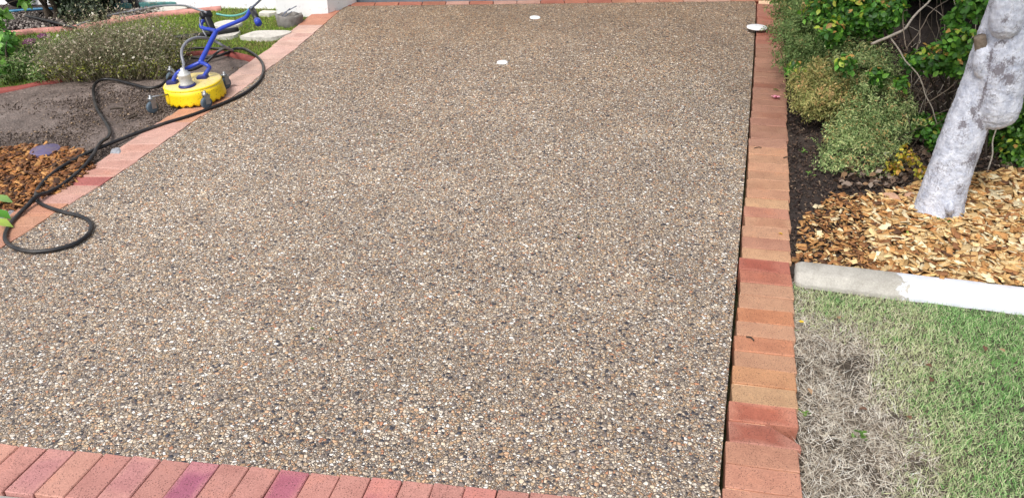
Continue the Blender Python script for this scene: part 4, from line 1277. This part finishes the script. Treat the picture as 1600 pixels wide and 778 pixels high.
# stepping stones
def slab(label, quad):
    q = [gp(*p) for p in quad]
    bm = bmesh.new()
    ring = catmull([Vector((p.x, p.y, 0)) for p in q] + [Vector((q[0].x, q[0].y, 0))], .03)[:-1]
    c = sum((Vector((p.x, p.y, 0)) for p in q), Vector()) / len(q)
    top = [bm.verts.new((p.x, p.y, G(p.x, p.y) + .012 + .002 * nz(p.x, p.y, 9))) for p in (c + (r - c) * (.97 + .02 * nz(r.x, r.y, 7)) for r in ring)]
    bot = [bm.verts.new((p.x, p.y, G(p.x, p.y) - .05)) for p in ring]
    bm.faces.new(top)
    for i in range(len(top)): bm.faces.new((top[i], bot[i], bot[(i + 1) % len(top)], top[(i + 1) % len(top)]))
    bmesh.ops.recalc_face_normals(bm, faces=bm.faces)
    tag(from_bm('stepping_stone', bm, MAT['slab']), label, 'stepping stone')
slab('pale stepping stone in the grass closest to the left brick edging', ((374, 59), (390, 61), (428, 61), (455, 53), (450, 50), (408, 50), (390, 53)))
slab('pale stepping stone half hidden behind the blue frame and black gun', ((332, 58), (348, 60), (366, 58), (376, 50), (352, 49), (336, 52)))
slab('pale stepping stone in the lawn behind the blue handlebar', ((334, 44), (352, 45), (374, 41), (378, 35), (352, 34), (336, 38)))
slab('pale stepping stone beside the white wall, furthest into the lawn', ((404, 23), (420, 24), (432, 21), (430, 19), (410, 19)))
slab('pale slab beside the teal sleeper at the bed corner', ((236, 18), (262, 19), (292, 15), (288, 12), (262, 12)))

# round grey pot by the wall
def grey_pot():
    c = gp(449, 40)
    root = empty('round_pot', (c.x, c.y + .1, c.z - .01))
    tag(root, 'low round grey concrete pot holding bent metal, in grass by the wall', 'pot')
    lathe('pot_body', [(0, -.05), (.11, -.05), (.118, .02), (.125, .075), (.118, .09), (.1, .088), (.095, .06), (0, .055)], MAT['stump'], root, 26, wob=lambda i, k: .006 * math.sin(k * 1.7 + i), M=Matrix.Translation(root.location))
    for (a, b, d) in ((-.07, .0, .10), (.02, .03, .13), (-.02, -.04, .09)):
        bm = bmesh.new()
        box_bm(bm, root.location + Vector((a * .5, b, d)), (.13, .03, .008), Matrix.Rotation(-.5 + a * 3, 4, 'Y') @ Matrix.Rotation(b * 9, 4, 'Z'), .002)
        from_bm('metal_strip', bm, MAT['metal'], root)
grey_pot()

# purple round lid in the mulch
c = gp(72, 238)
o = lathe('utility_cover', [(0, -.03), (.085, -.03), (.09, .004), (.084, .012), (.07, .01), (.066, .013), (.0, .016)], MAT['lid'], None, 28, Matrix.Translation(c + Vector((0, 0, .01))) @ Matrix.Rotation(.08, 4, 'X'))
tag(o, 'dull purple round utility cover set in the bark mulch', 'cover')

# white discs on the drive
def disc(px, py, r, h, label, dz=0.0):
    c = gp(px, py)
    o = lathe('white_disc', [(0, -.02), (r * .96, -.02), (r, .0), (r * .97, h * .6), (r * .85, h), (r * .5, h * 1.12), (0, h * 1.15)], MAT['bronze'], None, 28, Matrix.Translation(c + Vector((0, 0, dz))) @ Matrix.Rotation(math.atan(.112), 4, 'X'))
    tag(o, label, 'disc')
disc(785, 98, .044, .007, 'small white round cap in the pebble drive, on its midline')
disc(836, 28, .05, .007, 'small white round cap in the pebble drive just below the garage door')
def light_disc():
    c = gp(1182, 50)
    root = empty('white_light_disc', c)
    tag(root, 'larger white disc light on the joint between drive and brick edging', 'light')
    lathe('stem', [(0, -.04), (.014, -.04), (.014, .035), (0, .035)], MAT['black'], root, 14, Matrix.Translation(c))
    lathe('cap', [(0, .03), (.085, .03), (.09, .036), (.088, .043), (.06, .05), (0, .052)], MAT['bronze'], root, 28, Matrix.Translation(c) @ Matrix.Rotation(.08, 4, 'X'))
light_disc()

# ------------------------------------------------------------------ surface cleaner
def cleaner():
    c0 = Vector((-2.285, 5.565, 0)); g = G(c0.x, c0.y)
    base = Vector((c0.x, c0.y, g))
    root = empty('surface_cleaner', base)
    tag(root, 'yellow round surface cleaner with blue tube handle and castors, on the left edging', 'cleaning machine')
    tilt = Matrix.Rotation(math.atan(K) * .8, 4, 'X') @ Matrix.Rotation(-.07, 4, 'Y')
    M = Matrix.Translation(base) @ tilt
    R0 = .205
    lathe('housing', [(0, .134), (.1, .133), (.185, .130), (.198, .126), (R0 - .001, .118), (R0 - .004, .108), (R0 - .02, .106), (0, .106)], MAT['yellow'], root, 64, M)
    bm = bmesh.new(); seg = 192                           # skirt with a scalloped hem
    rows = []
    for (r, z, w) in ((R0 - .003, .112, 0), (R0 - .002, .08, .1), (R0, .05, .4), (R0 + .002, .028, .9), (R0 + .003, .012, 1), (R0 - .005, .012, 1), (R0 - .01, .11, 0)):
        rows.append([bm.verts.new(M @ Vector(((r + .0016 * math.sin(k * 2.1) * w) * math.cos(2 * math.pi * k / seg), (r + .0016 * math.sin(k * 2.1) * w) * math.sin(2 * math.pi * k / seg), z + w * .007 * math.cos(k / seg * 2 * math.pi * 24)))) for k in range(seg)])
    for a, b in zip(rows, rows[1:] + rows[:1]):
        for k in range(seg): bm.faces.new((a[k], a[(k + 1) % seg], b[(k + 1) % seg], b[k]))
    bmesh.ops.recalc_face_normals(bm, faces=bm.faces)
    from_bm('skirt', bm, MAT['yellow'], root, True)
    Minv = M.inverted()
    def deck(px, py):                                     # point on the deck
        o = Minv @ Vector((0, 0, CAM_H)); d = (Minv.to_3x3() @ Vector(sight(px, py)))
        return M @ (o + d * ((.13 - o.z) / d.z))
    sp = Minv @ deck(293, 135)
    Ms = M @ Matrix.Translation((sp.x, sp.y, 0))
    lathe('swivel_flange', [(0, .124), (.058, .124), (.061, .137), (.054, .146), (0, .146)], MAT['navy'], root, 28, Ms)
    lathe('swivel', [(0, .144), (.047, .144), (.049, .15), (.043, .155), (.041, .205), (.044, .21), (.044, .222), (.03, .226), (.03, .238), (.016, .242), (.014, .262), (0, .262)], MAT['swivel'], root, 20, Ms)
    swt = Ms @ Vector((0, 0, .255))
    # tube frame
    Yc = c0.y
    fL, fR = deck(270, 131), deck(317, 123)
    for f in (fL, fR):
        foot = bmesh.new()
        box_bm(foot, f + Vector((0, 0, .008)), (.075, .06, .03), tilt.to_4x4(), .008)
        from_bm('foot_plate', foot, MAT['navy'], root)
    J = at(313, 98, Yc + .08); J2 = at(308, 103, Yc + .07)
    T = at(338, 49, Yc + .30)
    tr = .0145
    tube('fork_arm', catmull([fL, at(273, 121, fL.y + .01), at(281, 112, fL.y + .02), at(298, 105, Yc + .05), J], .012), tr, MAT['blue'], root, 12)
    tube('fork_arm', catmull([fR, at(321, 116, fR.y + .01), at(327, 107, fR.y + .02), at(326, 104, Yc + .04), at(319, 100, Yc + .06), J], .012), tr, MAT['blue'], root, 12)
    tube('spine_tube', catmull([J - (T - J) * .03, J.lerp(T, .5), T + (T - J) * .02], .03), .018, MAT['blue'], root, 12)
    hb = tube('handlebar', catmull([T, at(352, 42, Yc + .29), at(372, 34, Yc + .27), at(384, 28, Yc + .26), at(388, 22, Yc + .26), at(393, 13, Yc + .26)], .012), .0145, MAT['blue'], root, 12)
    tube('handlebar', catmull([T, at(328, 46.5, Yc + .34), at(317, 44.5, Yc + .38), at(314, 40, Yc + .40), at(316, 34, Yc + .42), at(322, 30, Yc + .42)], .012), .0145, MAT['blue'], root, 12)
    g0 = at(393, 13, Yc + .26); g1 = at(404, 37, Yc + .06)
    tube('grip', [g0.lerp(g1, .05), g0.lerp(g1, .5), g0.lerp(g1, .82)], .021, MAT['black'], root, 12)
    tube('grip_end', [g0.lerp(g1, .81), g0.lerp(g1, .9), g1], .024, MAT['blue'], root, 12)
    # trigger gun
    ga, gb = at(321, 22, Yc + .42), at(334, 52, Yc + .36)
    gun = empty('trigger_gun', (0, 0, 0), 0, root)
    bpy.data.objects.remove(gun)
    bm = bmesh.new()
    dirv = (gb - ga); ln = dirv.length; q = dirv.to_track_quat('Z', 'Y').to_matrix().to_4x4()
    box_bm(bm, ga.lerp(gb, .5), (.05, .035, ln), q, .012)
    box_bm(bm, ga.lerp(gb, .05), (.085, .045, .05), q, .012)
    from_bm('trigger_gun', bm, MAT['black'], root, True)
    tube('trigger_lever', catmull([at(314, 24, Yc + .42), at(312, 34, Yc + .4), at(318, 50, Yc + .36), at(323, 58, Yc + .34)], .02), .005, MAT['hose_grey'], root, 8)
    tube('lance_hose', catmull([at(338, 22, Yc + .42), at(352, 25, Yc + .42), at(368, 25, Yc + .38), at(382, 21, Yc + .32), at(389, 15, Yc + .28)], .02), .008, MAT['hose_teal'], root, 10)
    # castors
    for (px, py) in ((240, 177), (324, 170), (354, 139), (270, 130)):
        w = gp(px, py)
        zb = G(w.x, w.y)
        away = Vector((w.x - c0.x, w.y - c0.y, 0)).normalized()
        ca = empty('castor', w - base + Vector((0, 0, 0)), 0, root)
        ca.matrix_parent_inverse = Matrix.Identity(4)
        r = .042
        yaw = .9 if px != 352 else 1.2
        Rw = Matrix.Rotation(yaw, 4, 'Z') @ Matrix.Rotation(math.pi / 2, 4, 'X')
        def local(name, bm, mat, smooth=True):
            me = bpy.data.meshes.new(name); bm.normal_update(); bm.to_mesh(me); bm.free()
            if smooth: me.polygons.foreach_set('use_smooth', [True] * len(me.polygons))
            return link(name, me, mat, ca)
        bm = bmesh.new(); lathe_bm(bm, [(r * .6, -.013), (r * .9, -.013), (r, -.007), (r, .007), (r * .9, .013), (r * .6, .013)], 24, Matrix.Translation((0, 0, r)) @ Rw); local('tyre', bm, MAT['tyre_grey'])
        bm = bmesh.new(); lathe_bm(bm, [(0, -.011), (r * .62, -.011), (r * .62, .011), (0, .011)], 20, Matrix.Translation((0, 0, r)) @ Rw); local('hub', bm, MAT['hub'])
        bm = bmesh.new()
        Ry = Matrix.Rotation(yaw, 4, 'Z')
        for sgn in (-1, 1): box_bm(bm, Ry @ Vector((.006, sgn * .018, r + .022)), (.034, .003, .06), Ry)
        box_bm(bm, Ry @ Vector((.006, 0, r + .053)), (.044, .042, .006), Ry)
        local('fork', bm, MAT['zinc'], False)
        bm = bmesh.new()
        lathe_bm(bm, [(0, r + .056), (.02, r + .056), (.02, r + .066), (.009, r + .068), (.009, r + .085), (0, r + .085)], 14); local('stem', bm, MAT['zinc'])
        # arm back to the housing
        a = w + Vector((0, 0, r + .07)); b = M @ Vector((away.x * .2, away.y * .2, .095))
        tube('castor_arm', [a, a.lerp(b, .5), b], .007, MAT['zinc'], root, 8)
    # supply hose from the swivel
    tube('supply_hose', catmull([swt - Vector((0, 0, .01)), at(287, 100, Yc + .02), at(284, 88, Yc + .06), at(285, 76, Yc + .12), at(293, 65, Yc + .2), at(306, 59.5, Yc + .28), at(322, 60, Yc + .36), at(338, 66, Yc + .42), at(352, 74, Yc + .45), gp(364, 80, .012)], .02), .0105, MAT['hose_grey'], root, 10)
cleaner()

# black hose lying in loops
def ground_hose():
    r = .0112
    P = [(360, 77), (345, 79), (318, 78), (296, 80), (286, 86), (296, 93), (325, 94), (352, 87), (366, 80), (380, 79), (396, 87), (408, 98), (412, 112), (405, 130), (382, 149), (345, 166), (300, 183), (255, 197), (210, 213), (172, 228), (130, 246), (95, 266), (70, 287), (58, 304), (60, 318), (75, 327), (100, 335), (128, 342), (143, 353), (140, 368), (120, 384), (85, 394), (48, 397), (18, 388), (9, 373), (20, 350), (40, 332), (64, 315), (95, 295), (128, 268), (155, 238), (170, 220), (172, 207), (165, 193), (152, 172), (147, 150), (148, 137), (158, 128), (176, 127), (205, 134), (232, 141), (250, 138), (262, 127)]
    pts = [gp(*p) for p in P]
    flat = catmull([Vector((p.x, p.y, 0)) for p in pts], .02)
    out = []
    n = len(flat)
    for i, p in enumerate(flat):
        lift = 0
        for j in range(0, i - 30):
            d = (flat[j] - p).length
            if d < .07: lift = max(lift, .0215 * max(0, 1 - (d / .075) ** 2) * 1.25)
        out.append(Vector((p.x, p.y, G(p.x, p.y) + r + .002 + lift)))
    z = [p.z for p in out]
    for i in range(6, n - 6): out[i].z = max(z[i], sum(z[i - 6:i + 7]) / 13)
    # on the soil the sheet lies lower
    for p in out:
        pass
    o = tube('black_hose', out, r, MAT['hose'], None, 10)
    tag(o, 'long black rubber hose looping over soil, left bricks and pebble drive', 'hose')
    l2 = [gp(262, 127, .02), at(268, 119, 5.75), at(285, 112, 5.8), at(305, 108, 5.85), at(322, 98, 5.95), at(340, 82, 6.05), gp(350, 77, .02), gp(362, 78, .04)]
    o = tube('connector_hose', catmull(l2, .02), .0105, MAT['hose'], None, 10)
    tag(o, 'short black hose behind the blue fork, joining the coil', 'hose')
    o = tube('grey_hose', catmull([gp(120, 40, .02), gp(160, 27, .03), gp(210, 17, .03), at(250, 10, 7.2), at(285, 9, 6.9), at(305, 14, 6.3), at(322, 20, 5.93)], .04), .009, MAT['hose_grey'], None, 8)
    tag(o, 'grey hose running from the shrub bed up to the black trigger gun', 'hose')
    o = tube('steel_lance', [at(392, 14, 5.77), at(402, 5, 5.9), at(420, -12, 6.1), at(450, -40, 6.4)], .008, MAT['metal'], None, 8)
    tag(o, 'thin steel lance pointing up from the blue handlebar end', 'lance')
    o = tube('black_pipe', catmull([gp(272, 60, .03), gp(300, 57, .03), gp(330, 53, .03), gp(372, 46, .03)], .05), .022, MAT['black'], None, 10)
    tag(o, 'black wand lying across the lawn stepping stones', 'wand')
ground_hose()

# ------------------------------------------------------------------ far corner of the garden
def far_corner():
    # teal timber and its low rail along the wall
    a, b = gp(158, 15), gp(276, 9)
    bm = bmesh.new()
    d = b - a; rz = math.atan2(d.y, d.x)
    box_bm(bm, a.lerp(b, .5) + Vector((0, 0, .02)), (d.length, .05, .05), Matrix.Rotation(rz, 4, 'Z'), .008)
    tag(from_bm('timber_sleeper', bm, MAT['teal']), 'teal painted timber sleeper at the back of the shrub bed', 'sleeper')
    pts = [gp(8, 19, .02), gp(40, 16, .02), gp(75, 14, .02), gp(95, 14, .02)]
    tag(tube('blue_pipe', catmull(pts, .1), .013, MAT['bluep'], None, 8), 'thin blue pipe along the back of the stone chip bed', 'pipe')
    tag(tube('dark_pole', [gp(40, 25, .03), gp(75, 33, .04), gp(118, 44, .045)], .014, MAT['hose'], None, 8), 'dark pole lying across the stone chip bed onto the red edging', 'pole')
    # wheel with a red hub
    c = gp(24, 15)
    root = empty('cart_wheel', c)
    tag(root, 'black rubber wheel with a red hub standing beyond the blue pipe', 'wheel')
    Rw = Matrix.Translation(c + Vector((0, .1, .13))) @ Matrix.Rotation(.9, 4, 'Z') @ Matrix.Rotation(math.pi / 2, 4, 'X')
    lathe('tyre', [(.085, -.03), (.115, -.03), (.13, -.015), (.13, .015), (.115, .03), (.085, .03)], MAT['black'], root, 28, Rw)
    lathe('hub', [(0, -.03), (.04, -.03), (.088, -.018), (.088, .018), (.04, .03), (0, .03)], MAT['red'], root, 24, Rw)
    # multi-stemmed dark shrub
    base = gp(92, 27)
    root = empty('multi_stem_shrub', base)
    tag(root, 'dark multi-stemmed shrub rising from the stone chip bed', 'shrub')
    for (px, py, Y, r) in ((62, -30, 7.3, .02), (70, -40, 7.35, .022), (78, -30, 7.5, .03), (86, -40, 7.6, .024), (104, -45, 7.7, .024), (48, -25, 7.4, .015), (118, -40, 7.7, .02)):
        e = at(px, py, Y)
        s0 = base + Vector((random.gauss(0, .05), random.gauss(0, .04), -.03))
        tube('stem', catmull([s0, s0.lerp(e, .5) + Vector((random.gauss(0, .03), 0, 0)), e], .06), lambda t, r=r: r * (1.15 - .35 * t), MAT['twig_dark'], root, 8)
    lob = [L_(130, 6, 7.6, .16), L_(118, 18, 7.5, .12), L_(142, 20, 7.5, .11), L_(115, -10, 7.7, .2), L_(140, -20, 7.8, .25), L_(80, -45, 7.8, .3)]
    P, N, T = lobes_points(lob, 3200); n = len(P)
    V, Fa, C = scatter(LEAF8[0], LEAF8[1], P, frames(N + RNG.normal(0, .6, (n, 3)), RNG.uniform(0, 6.28, n)), RNG.uniform(.03, .05, n), pick([(44, 56, 40), (60, 74, 50), (36, 46, 36), (88, 100, 80)], n))
    tag(fast('foliage', V, Fa, MAT['leaf'], root, C), kind='stuff')
    # trestle legs in front of the white wall
    root = empty('garden_trestle', gp(185, 16))
    tag(root, 'dark legged trestle standing over the teal sleeper against the wall', 'trestle')
    ztop = .95
    tops = []
    for (px, py, dx) in ((152, 17, .03), (166, 16, .14), (214, 13, -.12), (208, 12, .02)):
        g = gp(px, py)
        t = Vector((g.x + dx, g.y + .02, g.z + .55)); tops.append(t)
        bm = bmesh.new(); d = t - g
        box_bm(bm, g.lerp(t, .5), (.05 if px < 200 else .07, .035, d.length + .02), d.to_track_quat('Z', 'X').to_matrix().to_4x4(), .004)
        from_bm('leg', bm, MAT['black'], root)
    a = tops[0]; b = tops[2]
    bm = bmesh.new(); d = b - a
    box_bm(bm, a.lerp(b, .5) + Vector((0, 0, .02)), (d.length + .3, .09, .06), Matrix.Rotation(math.atan2(d.y, d.x), 4, 'Z'), .006)
    from_bm('top_rail', bm, MAT['black'], root)
    # navy post
    g = gp(186, 10)
    bm = bmesh.new(); box_bm(bm, g + Vector((0, .05, .3)), (.04, .04, .62), None, .004)
    tag(from_bm('navy_post', bm, MAT['navy']), 'navy blue post beside the trestle legs', 'post')
    shrub('strap_leaf_plant', 'bright green strap-leaved plant around the cart wheel', [L_(2, 22, 7.0, .05), L_(-8, 34, 6.9, .06), L_(40, 0, 7.6, .05)], tuple(gp(2, 28))[:2], 700, LEAF8, (.06, .11), [(104, 156, 60), (132, 178, 84), (80, 128, 50)], None, 0, cat='plant', stems=3)
far_corner()

# ------------------------------------------------------------------ small things on the surfaces
def flat_leaf(name, label, px, py, L, rgb, cat='leaf', off=.012, yaw=None, curl=.3, group=None):
    c = gp(px, py)
    bm = bmesh.new()
    vs = [bm.verts.new(Vector(v) * L - Vector((0, L / 2, 0))) for v in LEAF8[0]]
    for f in LEAF8[1]: bm.faces.new([vs[j] for j in f])
    for v in bm.verts: v.co.z += curl * v.co.x * v.co.x / L * 3
    me = bpy.data.meshes.new(name); bm.to_mesh(me); bm.free()
    ca = me.color_attributes.new('col', 'FLOAT_COLOR', 'POINT')
    ca.data.foreach_set('color', [x for _ in me.vertices for x in lin(*rgb)])
    o = link(name, me, MAT['leaf_matt'])
    o.location = (c.x, c.y, c.z + off)
    o.rotation_euler = (random.gauss(0, .2), random.gauss(0, .2), yaw if yaw is not None else random.uniform(0, 6.28))
    return tag(o, label, cat, group)
for i, (px, py) in enumerate(((1455, 594), (1420, 653), (1538, 545), (1565, 548), (1450, 572), (1310, 497), (1348, 640), (1265, 612))):
    flat_leaf('fallen_leaf', 'small curled brown dead leaf lying on the lawn', px, py, .032, random.choice([(134, 100, 80), (110, 82, 66), (170, 140, 110)]), group='dead leaves on the lawn', off=.004)
for i, (px, py) in enumerate(((516, 532), (488, 516), (575, 200), (590, 212), (1078, 147), (963, 92), (905, 372))):
    flat_leaf('leaf_scrap', 'tiny green leaf scrap on the pebble drive', px, py, .022, random.choice([(70, 104, 52), (96, 122, 60)]), group='leaf scraps on the drive', off=.008)
flat_leaf('leaf_scrap', 'small green leaf on the bricks beside the pink flower', 1212, 145, .05, (110, 150, 70), off=.02)
flat_leaf('leaf_scrap', 'tiny yellow leaf with a dark tip on a tan brick', 1219, 369, .024, (196, 160, 50), off=.014)
def twig_bit(label, a, b, r=.003):
    p, q = gp(*a, .012), gp(*b, .012)
    m = p.lerp(q, .5) + Vector((.004, .006, .004))
    tag(tube('twig_scrap', catmull([p, m, q], .008), r, MAT['twig_dark'], None, 6), label, 'twig')
twig_bit('short dark twig lying on an orange-centred edging brick', (1166, 526), (1178, 532))
twig_bit('dark twig poking from the soil over the edging brick edge', (1224, 247), (1236, 246))
twig_bit('dark twig on the bricks between pink flower and mulch', (1178, 232), (1190, 231), .002)
twig_bit('dark stick lying on the damp soil by the yellow cleaner', (200, 186), (214, 181), .008)
twig_bit('flat dark stick on the damp soil inside the hose loop', (172, 171), (192, 170), .007)
def blossom(name, label, px, py, r, rgb, mid, off):
    c = gp(px, py, off)
    root = empty(name, c); tag(root, label, 'flower')
    for i in range(5):
        a = i / 5 * 2 * math.pi + .3
        bm = bmesh.new()
        prof = [(0, 0, 0), (.45, -.28, .12), (.9, -.34, .1), (1.05, 0, .02), (.9, .34, .1), (.45, .28, .12), (.6, 0, .16)]
        vs = [bm.verts.new((x * r, y * r, z * r)) for x, y, z in prof]
        for k in range(6): bm.faces.new((vs[k], vs[(k + 1) % 6], vs[6]))
        me = bpy.data.meshes.new('petal'); bm.to_mesh(me); bm.free()
        ca = me.color_attributes.new('col', 'FLOAT_COLOR', 'POINT'); ca.data.foreach_set('color', [x for _ in me.vertices for x in lin(*rgb)])
        o = link('petal', me, MAT['petal'], root); o.rotation_euler = (0, -.25, a)
    bm = bmesh.new(); bmesh.ops.create_icosphere(bm, subdivisions=1, radius=r * .25)
    me = bpy.data.meshes.new('flower_centre'); bm.to_mesh(me); bm.free()
    ca = me.color_attributes.new('col', 'FLOAT_COLOR', 'POINT'); ca.data.foreach_set('color', [x for _ in me.vertices for x in lin(*mid)])
    o = link('flower_centre', me, MAT['petal'], root); o.location = (0, 0, r * .12)
blossom('pink_flower', 'fallen pink five-petalled flower on the brick edging', 1212, 153, .034, (255, 176, 196), (150, 30, 70), .016)
blossom('yellow_flower', 'small yellow flower in dead grass beside the brick edging', 1252, 503, .011, (240, 206, 40), (214, 160, 20), .01)
def seedling(label, px, py, r=.035, nleaf=9, rgb=((98, 134, 58), (124, 158, 76), (78, 110, 48))):
    c = gp(px, py)
    root = empty('weed', c); tag(root, label, 'weed')
    for i in range(nleaf):
        L = random.uniform(.5, .9) * r
        bm = bmesh.new()
        vs = [bm.verts.new(v) for v in LEAF8[0] * L]
        for f in LEAF8[1]: bm.faces.new([vs[j] for j in f])
        me = bpy.data.meshes.new('leaf'); bm.to_mesh(me); bm.free()
        cc = lin(*random.choice(rgb))
        ca = me.color_attributes.new('col', 'FLOAT_COLOR', 'POINT'); ca.data.foreach_set('color', [x for _ in me.vertices for x in cc])
        o = link('leaf', me, MAT['leaf'], root)
        o.location = (random.gauss(0, r * .35), random.gauss(0, r * .35), random.uniform(.01, r * .9) + .012)
        o.rotation_euler = (random.uniform(.1, .9), 0, random.uniform(0, 6.28))
seedling('green weed sprouting at the foot of the whitewashed trunk', 1468, 357, .045, 14)
seedling('small yellow green weed in golden mulch left of the trunk', 1415, 377, .03, 8, ((170, 180, 70), (140, 164, 66)))
seedling('green weed in golden mulch by the lime shrub', 1592, 350, .045, 12)
seedling('tiny round-leaved weed in dark soil below the olive shrub', 1263, 283, .035, 7)
seedling('round-leaved weed in dark soil by the bricks', 1252, 246, .035, 8)
seedling('small green weed in the straw-coloured lawn', 1342, 692, .028, 9)
seedling('green weed tuft at the brick edge in dead grass', 1256, 655, .022, 8)
